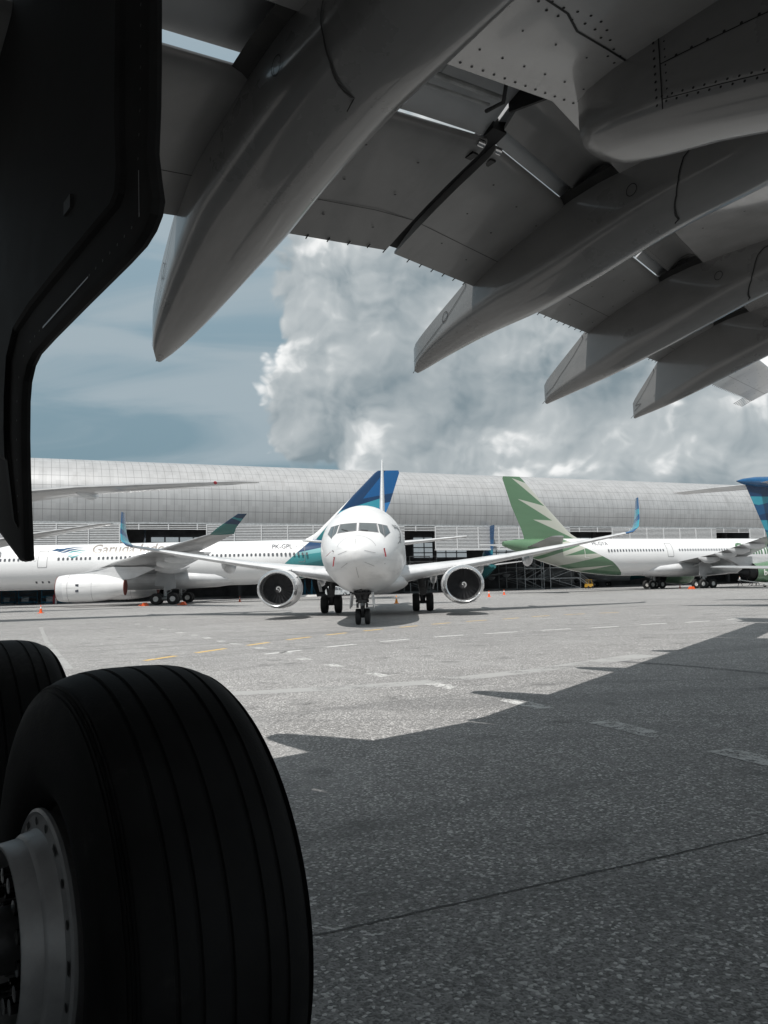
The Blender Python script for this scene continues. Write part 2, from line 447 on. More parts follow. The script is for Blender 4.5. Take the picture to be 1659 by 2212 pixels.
def dash_row(name, pts, halfl, halfw, mt, grow=.0):
    g = MB(); P = [gp(*p) for p in pts]
    for i, p in enumerate(P):
        d = (P[min(i+1, len(P)-1)]-P[max(i-1, 0)]).normalized(); n = Vector((-d.y, d.x, 0))
        q = 1+max(0, (i-len(P)+6))*grow; a = halfl*(1+random.uniform(-.1, .1))*q; b = halfw*(1+.4*(q-1))
        g.poly([(p+d*x*a+n*y*b)+Vector((0, 0, .004)) for x, y in ((-1, -1), (1, -1), (1, 1), (-1, 1))])
    return tag(g.build(name, mt, smooth=0), kind='structure')
dash_row('white_dash_line', [(231, 1328), (262, 1338), (296, 1348), (324, 1354), (352, 1359), (389, 1367), (419, 1372), (447, 1378), (477, 1385), (509, 1391), (560, 1400), (616, 1410), (657, 1424), (722, 1438), (816, 1458), (957, 1482), (1137, 1521), (1358, 1574), (1650, 1643)], .34, .13, M['paint_white'], .10)
dash_row('yellow_dash_line', [(347, 1422), (456, 1405.6), (558, 1391), (646, 1379), (727, 1369.5), (806, 1361), (883, 1353.5), (953, 1347), (1030, 1341), (1104, 1336), (1168, 1331), (1241, 1327), (1317, 1323.5)], .62, .085, M['paint_yellow'])
dash_row('white_guide_line', [(612, 1409), (736, 1395), (853, 1383.6), (970, 1374), (1084, 1367), (1201, 1360), (1305, 1355), (1412, 1348), (1506, 1343), (1593, 1337)], .62, .085, M['paint_white2'])
dash_row('edge_line', [(985, 1310), (1060, 1308), (1560, 1300), (1640, 1297)], 1.6, .07, M['paint_white2'])
def strip(name, pts, w, mt, z=.004):
    g = MB(); P = [gp(*p) for p in pts]; rings = []
    for i, p in enumerate(P):
        d = (P[min(i+1, len(P)-1)]-P[max(i-1, 0)]).normalized(); n = Vector((-d.y, d.x, 0))
        j = random.uniform(.8, 1.2)
        rings.append([p+n*w*j+Vector((0, 0, z)), p-n*w*j+Vector((0, 0, z))])
    g.loft(rings, closed=False)
    return tag(g.build(name, mt, smooth=0), kind='structure')
strip('slab_joint', [(300, 2135), (676, 2022)]+[(676+983*k/40, 2022-222*k/40+random.uniform(-1.3, 1.3)) for k in range(1, 40)]+[(1659, 1799), (2300, 1655)], .007, M['tar'], .003)
strip('old_line', [(150, 1445), (100, 1385), (88, 1355)], .09, M['patch'])
strip('pale_band', [(420, 1502), (560, 1496), (900, 1476), (1160, 1448), (1400, 1415)], .30, M['patch'], .0025)
strip('repair_strip', [(1330, 1428), (1500, 1440), (1659, 1455), (1900, 1475)], .12, M['patchd'], .002)

# ------------------------------------------------------------------ airliners on the apron
def fus_y(tab, s, z):
    zb, zt, hw = interp(tab, s, 1), interp(tab, s, 2), interp(tab, s, 3)
    q = 1-((z-(zb+zt)/2)/((zt-zb)/2))**2
    return hw*math.sqrt(max(0.0, q))
def fuselage(tab, mt, parent, n=40, step=None, name='fuselage'):
    ss = []
    for a, b in zip(tab[:-1], tab[1:]):
        k = max(3, int((b[0]-a[0])/.5)) if b[0]-a[0] < 8 else 6
        ss += [a[0]+(b[0]-a[0])*i/k for i in range(k)]
    ss.append(tab[-1][0])
    rings = []
    for s in ss:
        zb, zt, hw = interp(tab, s, 1), interp(tab, s, 2), interp(tab, s, 3)
        rings.append([(s, hw*math.cos(2*PI*k/n), (zb+zt)/2+(zt-zb)/2*math.sin(2*PI*k/n)) for k in range(n)])
    g = MB(); g.loft(rings)
    o = g.build(name, mt, parent)
    bm = bmesh.new(); bm.from_mesh(o.data); bv = BVHTree.FromBMesh(bm); bm.free()
    return o, bv
def wheel(parent, s, y, r, w, n=24):
    g = MB(); h = w/2
    prof = [(-h*.55, r*.46), (-h*.92, r*.62), (-h, r*.78), (-h*.86, r*.93), (-h*.55, r*.99), (0, r), (h*.55, r*.99), (h*.86, r*.93), (h, r*.78), (h*.92, r*.62), (h*.55, r*.46)]
    g.lathe(prof, (s, y, r), (0, 1, 0), n, mi=0)
    for q in (-1, 1):
        g.lathe([(q*h*.55, r*.47), (q*h*.62, r*.40), (q*h*.35, r*.33), (q*h*.35, r*.16), (q*h*.7, r*.13), (q*h*.7, .001)], (s, y, r), (0, 1, 0), n, mi=1)
    return g.build('wheel', [M['rubber_far'], M['cream']], parent)
def nacelle(parent, s0, y, z, r, ln, exr, mt, lipm, sz=1.0, fan=True, swirl=True, lip=.35, coverm=None, name='engine'):
    g = MB()
    prof = [(lip, r*.955), (lip*1.6, r*.975), (ln*.3, r), (ln*.5, r*.985), (ln*.72, r*.88), (ln*.9, (exr*.6+r*.4*.85)), (ln, exr)]
    g.lathe(prof, (s0, y, z), (1, 0, 0), 36, mi=0, sz=sz)
    g.lathe([(ln, exr), (ln, exr*.94), (ln*.9, exr*.9)], (s0, y, z), (1, 0, 0), 36, mi=1, sz=sz)
    e = g.build(name, [mt, M['black']], parent)
    li = MB().lathe([(lip, r*.955), (lip*.5, r*.92), (lip*.15, r*.885), (0, r*.845), (lip*.1, r*.80), (lip*.5, r*.765), (lip*1.3, r*.75)], (s0, y, z), (1, 0, 0), 36, sz=sz)
    li.build('inlet_lip', lipm, e)
    du = MB(); du.lathe([(lip*1.3, r*.75), (lip*2.6, r*.76), (1.1, r*.77), (1.1, .05)], (s0, y, z), (1, 0, 0), 36, sz=sz)
    du.build('inlet_duct', M['duct'], e)
    if fan:
        f = MB(); rr = r*.745
        for k in range(24):
            a = 2*PI*k/24; pts = []
            for q, tw, dx in ((.26, .10, 0), (.62, .17, .02), (1.0, .235, .06)):
                for sg in (-1, 1):
                    aa = a+sg*tw/ (q if q > .3 else .6)*.55
                    pts.append((s0+.80+dx+sg*.07, y+rr*q*math.cos(aa), z+rr*q*math.sin(aa)*sz))
            f.add(pts, [(0, 1, 3, 2), (2, 3, 5, 4)])
        f.build('fan', M['titan'], e, fix=False)
        sp = MB().lathe([(.45, .001), (.50, r*.07), (.62, r*.15), (.82, r*.23)], (s0, y, z), (1, 0, 0), 24)
        spo = sp.build('spinner', M['titan'], e)
        if swirl:
            w = MB(); rings = []
            for k in range(15):
                a = -.6+k*.36; q = .03+.125*k/14; x = .43+.30*(q/.23)**1.4
                wd = .014+.022*math.sin(PI*k/14)
                rings.append([(s0+x-.03, y+r*(q+d)*math.cos(a), z+r*(q+d)*math.sin(a)) for d in (-wd, wd)])
            w.loft(rings, closed=False); w.build('spinner_spiral', M['cream'], e, fix=False)
    ex = MB()
    if coverm: ex.lathe([(ln-.05, exr*1.0), (ln+.06, exr*1.01), (ln+.10, exr*.9), (ln+.10, .01)], (s0, y, z), (1, 0, 0), 30, sz=sz); ex.build('exhaust_cover', coverm, e)
    else:
        ex.lathe([(ln*.86, exr*.62), (ln, exr*.52), (ln*1.1, exr*.30), (ln*1.22, .02)], (s0, y, z), (1, 0, 0), 24); ex.build('exhaust_cone', M['titan'], e)
    return e
def pylon(parent, pts, w, y, mt):
    g = MB(); out = [(s, z) for s, z in pts]
    rings = [[(s, y+q*w/2*(.25 if i in (0, len(out)-1) else 1), z) for i, (s, z) in enumerate(out)] for q in (-1, 1)]
    g.loft(rings); return g.build('pylon', mt, parent)
def fin(parent, st, mt, name='fin', vertical=True, side=0, y0=0.0):
    """st rows: (z, xle, chord, thickness)"""
    rings = []
    for z, xle, ch, th in st: rings.append([(xle+x*ch, y0+n*ch, z) for x, n in foil(th)])
    return MB().loft(rings).build(name, mt, parent, smooth=50)
def wing(parent, st, side, mt, name='wing'):
    return MB().loft(wing_rings(st, side)).build(name, mt, parent, smooth=45)
def canoe(parent, s0, s1, y, z, w, h, mt, name='flap_track_fairing'):
    rings = []
    for k in range(9):
        q = k/8; a = math.sin(PI*min(1, q*.8+.12))**.7 if q < .75 else (1-q)/.25*.72+.12
        x = s0+(s1-s0)*q
        rings.append([(x, y+w/2*a*math.cos(t), z-h*a*max(0, math.sin(t))+ (.12 if math.sin(t) < -.1 else 0)) for t in [2*PI*i/12 for i in range(12)]])
    return MB().loft(rings).build(name, mt, parent)
def rounded_rect(w, h, r, n=4):
    pts = []
    for cx, cz, a0 in ((w/2-r, h/2-r, 0), (-w/2+r, h/2-r, 90), (-w/2+r, -h/2+r, 180), (w/2-r, -h/2+r, 270)):
        for k in range(n+1):
            a = R(a0+90*k/n); pts.append((cx+r*math.cos(a), cz+r*math.sin(a)))
    return pts
def cabin_windows(parent, tab, sl, z, side, w=.26, h=.38, skip=()):
    g = MB(); sr_ = 25.0
    pts = [(x, side*(fus_y(tab, sr_, z+q)+.012), z+q) for x, q in rounded_rect(w, h, .09, 3)]
    g.poly(pts); o = g.build('window', M['window'], parent, smooth=0, fix=False); o.location = (sl[0], 0, 0)
    for s in sl[1:]:
        c = o.copy(); COL.objects.link(c); c.location = (s, 0, 0)
def outline(parent, tab, s, z, w, h, side, mt=None, t=.05, r=.15, name='cabin_door'):
    g = MB(); a = rounded_rect(w, h, r, 4); b = rounded_rect(w-2*t, h-2*t, max(.02, r-t), 4)
    # split long edges so the frame follows the curved skin
    def dense(p):
        out = []
        for i in range(len(p)):
            q = p[(i+1) % len(p)]; k = max(1, int(math.hypot(q[0]-p[i][0], q[1]-p[i][1])/.2))
            out += [(p[i][0]+(q[0]-p[i][0])*j/k, p[i][1]+(q[1]-p[i][1])*j/k) for j in range(k)]
        return out
    A = [(s+x, side*(fus_y(tab, s, z+q)+.014), z+q) for x, q in dense(a)]
    n = len(A); B = []
    for x, q in dense(a):
        f = ((w-2*t)/w, (h-2*t)/h); B.append((s+x*f[0], side*(fus_y(tab, s, z+q*f[1])+.014), z+q*f[1]))
    g.add(A+B, [(i, (i+1) % n, (i+1) % n+n, i+n) for i in range(n)])
    return g.build(name, mt or M['line'], parent, smooth=0, fix=False)
def fus_text(parent, tab, txt, size, s0, z0, side, mt, xs=1.0, name='lettering', bold=0.0, off=.02):
    cu = bpy.data.curves.new('lettering', 'FONT'); cu.body = txt; cu.size = size; cu.offset = bold; cu.resolution_u = 3
    to = bpy.data.objects.new('lettering_tmp', cu); COL.objects.link(to)
    dg = bpy.context.evaluated_depsgraph_get(); me = bpy.data.meshes.new_from_object(to.evaluated_get(dg))
    bpy.data.objects.remove(to); bpy.data.curves.remove(cu)
    bm = bmesh.new(); bm.from_mesh(me)
    for k in range(1, 8):
        gg = bm.verts[:]+bm.edges[:]+bm.faces[:]
        bmesh.ops.bisect_plane(bm, geom=gg, plane_co=(0, size*k*.12-size*.2, 0), plane_no=(0, 1, 0))
    for v in bm.verts:
        s = s0+(v.co.x*xs if side < 0 else -v.co.x*xs); z = z0+v.co.y
        v.co = Vector((s, side*(fus_y(tab, s, z)+off), z))
    bm.to_mesh(me); bm.free(); me.name = name; me.materials.clear(); me.materials.append(mt)
    o = bpy.data.objects.new(name, me); COL.objects.link(o); o.parent = parent
    return o
def fus_poly(parent, tab, pts, side, mt, name='emblem', off=.018, mirror=True):
    g = MB(); bm = bmesh.new()
    vs = [bm.verts.new((x, q, 0)) for x, q in pts]; bm.faces.new(vs)
    zs = [q for _, q in pts]
    for k in range(1, 8):
        gg = bm.verts[:]+bm.edges[:]+bm.faces[:]
        bmesh.ops.bisect_plane(bm, geom=gg, plane_co=(0, min(zs)+(max(zs)-min(zs))*k/8, 0), plane_no=(0, 1, 0))
    bmesh.ops.triangulate(bm, faces=bm.faces)
    for v in bm.verts: v.co = Vector((v.co.x, side*(fus_y(tab, v.co.x, v.co.y)+off), v.co.y))
    me = bpy.data.meshes.new(name); bm.to_mesh(me); bm.free(); me.materials.append(mt)
    o = bpy.data.objects.new(name, me); COL.objects.link(o); o.parent = parent
    return o

# ---- livery colours of the blue-tailed fleet, as paint on fin and rear fuselage
NAVY, BLUE, CYAN, TEAL, PTEAL, GTEAL = (.003, .035, .105), (.004, .085, .25), (.03, .27, .36), (.02, .17, .19), (.20, .42, .44), (.03, .13, .12)
A330 = lambda L: [(0, 4.05, 4.15, .05, 0), (.3, 3.55, 4.75, .6), (1, 3.0, 5.35, 1.15), (2, 2.6, 6.15, 1.7), (3.5, 2.35, 6.95, 2.25), (5.5, 2.2, 7.6, 2.68), (8, 2.18, 7.82, 2.82), (L-21, 2.18, 7.82, 2.82), (L-14, 2.75, 7.84, 2.6), (L-8, 4.1, 7.84, 1.9), (L-3, 5.75, 7.75, 1.0), (L-.3, 6.75, 7.45, .32)]
def widebody(name, label, cat, nose, ang, L, sg, liv, finliv, winglet, engmat, lipm, group=None, port_vis=True, cover=None, sharklet=False, neo=False, sw=0.0, wlh=1.8, zs=.122):
    root = empty(name, (nose[0], nose[1], 0), ang); tag(root, label, cat, group)
    tab = A330(L)
    f, bv = fuselage(tab, liv, root)
    # wing to body fairing
    rings = []
    for s, w, zb, zt in ((sg-11.5, .3, 3.0, 3.6), (sg-9.5, 2.5, 2.05, 4.3), (sg-6, 3.0, 1.85, 4.7), (sg+1, 3.05, 1.85, 4.6), (sg+5.5, 2.7, 2.0, 4.2), (sg+8, 1.6, 2.3, 3.6), (sg+9, .2, 2.7, 3.1)):
        rings.append([(s, w*math.cos(a), (zb+zt)/2+(zt-zb)/2*math.sin(a)) for a in [2*PI*k/24 for k in range(24)]])
    MB().loft(rings).build('belly_fairing', M['belly'], root)
    LE = lambda y: sg-7.9+.62*(y-5.35)+(sw*(y-9.5) if y > 9.5 else 0)
    TE = lambda y: sg+2.15+((.345+sw)*(y-9.5) if y > 9.5 else 0)
    Z = lambda y: 4.62+zs*(y-7.65)
    st = [(y, Z(y)+.1, LE(y), TE(y)-LE(y), .13 if y < 6 else .105, 0) for y in (1.5, 2.8, 6, 9.5, 14, 19, 24, 28.6)]
    for sd in (-1, 1):
        w_ = wing(root, st, sd, M['grey'])
        yl, zl, xl, cl = 28.6, Z(28.6)+.1, LE(28.6), TE(28.6)-LE(28.6)
        if sharklet:
            ws = [(yl, zl, xl, cl, .1, 0), (yl+.8, zl+.18, xl+.7, cl*.86, .1, R(22)), (yl+1.5, zl+.7, xl+1.4, cl*.72, .09, R(48)), (yl+1.95, zl+1.2, xl+2.3, cl*.55, .09, R(58)), (yl+2.4, zl+1.9, xl+3.7, cl*.26, .08, R(62))]
        else:
            ws = [(yl, zl, xl, cl, .1, 0), (yl+.5, zl+.15, xl+.3, cl*.92, .1, R(35)), (yl+.75, zl+.5, xl+.75, cl*.78, .09, R(66)), (yl+.75+wlh*.39, zl+.5+wlh, xl+2.7, cl*.38, .08, R(68))]
        wing(root, ws, sd, winglet, 'winglet')
        for y in (7.9, 11.7, 15.2, 18.9):
            canoe(root, TE(y)-2.9, TE(y)+1.3-.02*y, sd*y, Z(y)-.18, .75-.012*y, .95-.018*y, M['belly'])
        ye = 9.37
        e = nacelle(root, sg-11.2, sd*ye, 2.2, 1.62, 7.4 if not neo else 6.0, .92 if not neo else 1.35, engmat, lipm, lip=.8, swirl=False, coverm=cover)
        for q in ((1.35, 4.0) if not neo else (1.3,)):
            rr = 1.615 if q < 2 else 1.565
            MB().lathe([(q, rr), (q+.03, rr)], (sg-11.2, sd*ye, 2.2), (1, 0, 0), 36).build('cowl_joint', M['line'], e, fix=False)
        if cover:
            MB().lathe([(.02, 1.40), (-.05, 1.38), (-.06, .01)], (sg-11.2, sd*ye, 2.2), (1, 0, 0), 30).build('inlet_cover', M['inlet_red'], e)
            for zq in (-.45, .15): MB().poly([(sg-8.9, sd*(ye+1.60), 2.2+zq), (sg-8.55, sd*(ye+1.60), 2.2+zq), (sg-8.55, sd*(ye+1.60), 2.5+zq), (sg-8.9, sd*(ye+1.60), 2.5+zq)]).build('cowl_vent', M['letter_dark'], e, smooth=0)
        if neo:
            c_ = MB().lathe([(5.4, 1.30), (6.2, 1.05), (7.0, .86), (7.05, .66), (7.7, .45), (8.6, .02)], (sg-11.2, sd*ye, 2.2), (1, 0, 0), 30); c_.build('core_exhaust', M['black'], e)
        pylon(root, [(sg-9.8, 3.7), (sg-7.0, 4.35), (sg-5.2, 4.55), (sg-1.5, 4.5), (sg-.3, 4.3), (sg-2.6, 3.25), (sg-4.4, 2.9), (sg-9.3, 3.2)], .7, sd*ye, M['belly'])
    # tail
    fs = [(7.1, L-14.2, 10.6, .04), (7.9, L-13.0, 9.2, .06), (8.5, L-11.9, 8.25, .075), (9.2, L-11.1, 7.7, .085), (12.5, L-7.75, 5.85, .09), (16.4, L-3.9, 3.3, .09), (16.75, L-3.45, 2.75, .05)]
    fin(root, fs, finliv)
    for sd in (-1, 1):
        ss = [(1.0, 6.55, L-9.6, 6.0, .1, 0), (2.0, 6.66, L-8.9, 5.5, .1, 0), (6, 7.1, L-6.2, 3.7, .1, 0), (9.7, 7.5, L-3.7, 2.0, .1, 0)]
        wing(root, ss, sd, M['grey'], 'stabilizer')
    # gear
    for sd in (-1, 1):
        g = MB(); y = sd*5.35
        g.tube([(sg-.1, y-sd*.15, 4.4), (sg, y, 1.0)], .19, 12); g.tube([(sg-.99, y, .72), (sg+.99, y, .72)], .16, 10)
        g.tube([(sg, y-sd*.2, 3.8), (sg, y-sd*1.9, 3.4)], .1, 8); g.tube([(sg+.15, y, 1.3), (sg+.7, y, 1.6), (sg+.2, y, 2.2)], .06, 8)
        lg = g.build('landing_gear', M['strut'], root)
        for dx in (-.99, .99):
            for dy in (-.7, .7): wheel(lg, sg+dx, y+dy, .70, .50)
        d = MB(); yy = y+sd*.45
        pts = [(sg-1.0, 3.9), (sg+1.15, 3.9), (sg+1.35, 2.0), (sg-.1, 1.55), (sg-.1, 2.2), (sg-1.15, 2.3)]
        d.loft([[(a, yy+.0, b) for a, b in pts], [(a, yy+sd*.06, b) for a, b in pts]])
        d.build('gear_door', M['grey'], root, smooth=0)
    g = MB(); g.tube([(6.7, 0, 2.6), (6.6, 0, .6)], .13, 10); lg = g.build('landing_gear', M['strut'], root)
    for dy in (-.36, .36): wheel(lg, 6.6, dy, .52, .38)
    return root, tab

# ---- wide body at left, blue tail, faces left
fa = R(183.5); Aa = R(3.5)
def A_layers():
    # diagonal front edge of the coloured rear fuselage, then a fan of bands
    edge = [(1.0, -1.15, -(46.2-1.15*7.38))]            # aft of the line through (46.2,7.38),(42.8,4.7)
    low = [(1.0, -1.75, -(42.8-1.75*4.72))]
    L = []
    L.append((GTEAL, edge+low))
    L.append((TEAL, edge+[(-.10, 1, .10*48-4.2)]))
    L.append(((.045, .24, .26), edge+[(-.22, 1, .22*47-4.9)]))
    L.append((PTEAL, edge+[(-.12, 1, .12*47-5.95)]))
    L.append((BLUE, edge+[(-.30, 1, .30*46.5-6.65)]))
    L.append((NAVY, edge+[(-.20, 1, .20*52-7.5)]))
    return L
gA = livery('blue_tail_fuselage', (.74, .745, .75), A_layers(), belly=(2.9, (.66, .67, .68)))
def A_fin_layers(L):
    white = [(-1.0, .868, L-4.55-.868*16.4+.28)]         # strip along the leading edge
    F = [(NAVY, [(0, 1, -7.2)]),
         (BLUE, [(-.18, 1, .18*(L-4)-13.3), (1.2, -1, -1.2*(L-5)+13.6)]),
         ((.02, .16, .40), [(.22, -1, -.22*(L-5)+11.9), (-.3, 1, .3*(L-6)-9.5)]),
         (CYAN, [(-.36, 1, .36*(L-6)-10.9), (.30, -1, -.30*(L-4)+12.8), (-1, 0, L-3.2)]),
         (NAVY, [(-.34, -1, .34*(L-6)+10.3), (.05, 1, -.05*L-7.2)]),
         (TEAL, [(-.28, -1, .28*(L-9)+9.9)]),
         ((.74, .745, .75), white)]
    return F
finA = livery('blue_tail_fin', NAVY, A_fin_layers(58.8))
wlA = livery('banded_winglet', (.004, .028, .07), [(TEAL, [(.35, 1, -.35*41-8.55), (-.20, -1, .20*41+9.0)]), (TEAL, [(.40, 1, -.4*41-7.55), (-.15, -1, .15*41+8.0)]), (GTEAL, [(-.1, -1, .1*41+7.45)])])
garuda, tabA = widebody('widebody_airliner', 'white wide body airliner with dark blue banded tail and a bird emblem, parked facing left', 'airliner', (-55.85, 98.2), Aa+R(1.4), 58.8, 28.9, gA, finA, wlA, M['white'], M['belly'], group='airliners on the apron', cover=M['inlet_red'], sw=.10, wlh=1.25, zs=.098)
PZ = 5.88
rows = [i*.533 for i in range(200)]
sl = [s for s in [7.0+i*.533 for i in range(74)] if not (12.0 < s < 15.1 or 19.3 < s < 20.0 or 29.3 < s < 29.7)]
cabin_windows(garuda, tabA, sl, PZ, -1)
for s in (13.6, 45.1): outline(garuda, tabA, s, 5.9, 1.15, 2.1, -1)
outline(garuda, tabA, 6.0, 5.9, 1.15, 2.1, -1)
for s in (12.2, 12.7, 15.5): outline(garuda, tabA, s, PZ, .30, .42, -1, t=.025, r=.1, name='blanked_window')
fus_text(garuda, tabA, 'Garuda Indonesia', 1.66, 19.3, 6.5, -1, M['letter'], xs=1.06, bold=.022)
fus_text(garuda, tabA, 'PK-GPL', .80, 41.5, 6.62, -1, M['letter_dark'], xs=1.0, bold=.012)
# bird emblem: head, and five feathers sweeping back
hd = [(14.45, 7.02), (14.75, 7.08), (15.0, 7.22), (15.3, 7.18), (15.9, 7.20), (15.55, 7.02), (15.1, 6.90), (14.75, 6.92)]
fus_poly(garuda, tabA, hd, -1, M['bird_navy'])
for k in range(5):
    a = 15.15+.42*k; zb = 6.86-.20*k
    mtk = M['bird_navy'] if k < 2 else M['bird_teal']
    fus_poly(garuda, tabA, [(a, zb), (a+.38, zb-.12), (a+1.1, zb+.22), (a+2.0, zb+.42), (a+3.4-.3*k, zb+.46), (a+1.9, zb+.50), (a+.95, zb+.40)], -1, mtk)
# service panel marks on the nose and centre section
for s in (12.6, 13.35, 14.1): fus_poly(garuda, tabA, [(s, 2.95), (s+.22, 2.95), (s+.22, 3.2), (s, 3.2)], -1, M['letter_dark'], 'access_panel')

# ---- wide body at right, green tail, faces right
GREEN, GREEN2, SAGE = (.10, .19, .11), (.075, .15, .085), (.44, .45, .395)
LB = 63.66
def B_layers():
    edge = [(1.0, -1.42, -(50.2-1.42*6.9))]
    edge2 = [(1.0, -2.2, -(47.7-2.2*4.83))]
    top = [(1.0, .35, -(52.3+.35*7.0))]
    E = edge+edge2
    L = [(GREEN2, E)]
    L.append((GREEN, E+[(.05, 1, -.05*50-3.7)]))
    L.append((SAGE, E+[(.16, 1, -.16*50-3.15), (-.06, -1, .06*50+3.55)]))
    L.append((SAGE, E+[(.20, 1, -.20*50-4.75), (-.05, -1, .05*52+5.35)]))
    L.append((SAGE, E+[(.30, 1, -.30*50-6.55), (-.22, -1, .22*52+6.75)]))
    L.append((GREEN, E+[(.30, 1, -.30*52-6.6)]))
    L.append((SAGE, E+[(.30, 1, -.30*52-7.15), (-.20, -1, .20*52+7.65)]))
    return L
fusB = livery('green_tail_fuselage', (.74, .745, .75), B_layers(), belly=(2.9, (.66, .67, .68)))
finB = livery('green_tail_fin', GREEN, [(SAGE, [(-1, 0, LB-1.2), (k_hi, -1, za-k_hi*xa), (-k_lo, 1, k_lo*xa-za)])
    for xa, za, k_hi, k_lo in ((61.6, 16.5, .29, .74), (60.7, 13.5, .22, .55), (58.3, 10.55, .04, .40))])
citi, tabB = widebody('widebody_airliner', 'white wide body airliner with green and beige striped tail, parked facing right', 'airliner', (75.16, 135.93), R(202.78), LB, 32.0, fusB, finB,
    livery('dark_sharklet', (.004, .022, .05), [(TEAL, [(0, -1, 7.65)])]), M['green'], M['green'], group='airliners on the apron', sharklet=True, neo=True)
sl = [s for s in [12.5+i*.533 for i in range(70)] if not (34.3 < s < 37.0 or 14.0 < s < 23.2 or s > 47.5)]
cabin_windows(citi, tabB, sl, 5.9, 1)
for s in (35.7, 50.7): outline(citi, tabB, s, 5.95, 1.2, 2.15, 1, mt=M['line'] if s < 45 else M['cream'], t=.07)
fus_text(citi, tabB, 'Citilink', 2.55, 22.4, 5.2, 1, M['green'], xs=1.05, bold=.05)
fus_text(citi, tabB, 'PK-GYA', .80, 49.6, 6.7, 1, M['letter_dark'])
# white word on the green engine cowl
def cowl_text(parent, txt, size, s0, y0, z0, r, mt):
    cu = bpy.data.curves.new('lettering', 'FONT'); cu.body = txt; cu.size = size; cu.offset = .03
    to = bpy.data.objects.new('lettering_tmp', cu); COL.objects.link(to)
    dg = bpy.context.evaluated_depsgraph_get(); me = bpy.data.meshes.new_from_object(to.evaluated_get(dg))
    bpy.data.objects.remove(to)
    for v in me.vertices:
        z = v.co.y; v.co = Vector((s0-v.co.x, y0+math.sqrt(max(.05, (r+.03)**2-(z+z0-2.2)**2)), z0+z))
    me.materials.clear(); me.materials.append(mt)
    o = bpy.data.objects.new('lettering', me); COL.objects.link(o); o.parent = parent
cowl_text(citi, 'be', 1.25, 26.0, 9.37, 1.75, 1.62, M['cream'])

# ---- the narrow body airliner facing the camera
T737 = [(0, 2.90, 2.96, .02), (.12, 2.55, 3.20, .30), (.5, 2.14, 3.45, .68), (1.0, 1.84, 3.62, .98), (1.5, 1.66, 3.80, 1.22), (2.1, 1.53, 4.22, 1.42), (2.7, 1.44, 4.62, 1.56), (3.5, 1.37, 4.93, 1.70), (4.6, 1.32, 5.16, 1.81), (6.2, 1.30, 5.30, 1.88), (8, 1.30, 5.31, 1.88), (25.5, 1.30, 5.31, 1.88), (30, 1.65, 5.32, 1.72), (34, 2.7, 5.28, 1.22), (37.4, 3.8, 5.15, .62), (39.2, 4.35, 4.95, .22)]
def smooth_nose(tab, ln=6.2):
    rows = [(0, tab[0][1], tab[0][2], tab[0][3])]
    for s_ in (.03, .08, .16, .3, .5, .75, 1.05, 1.4, 1.75, 2.1, 2.5, 3.0, 3.6, 4.3, 5.2):
        q = 1-(1-s_/ln)**2
        rows.append((s_, 2.93-1.63*q**.43, interp(tab, s_, 2) if s_ > .2 else 2.93+.62*(s_/.5)**.5*.85, 1.88*q**.53))
    return rows+[r for r in tab if r[0] >= 6.2]
T737 = smooth_nose(T737)
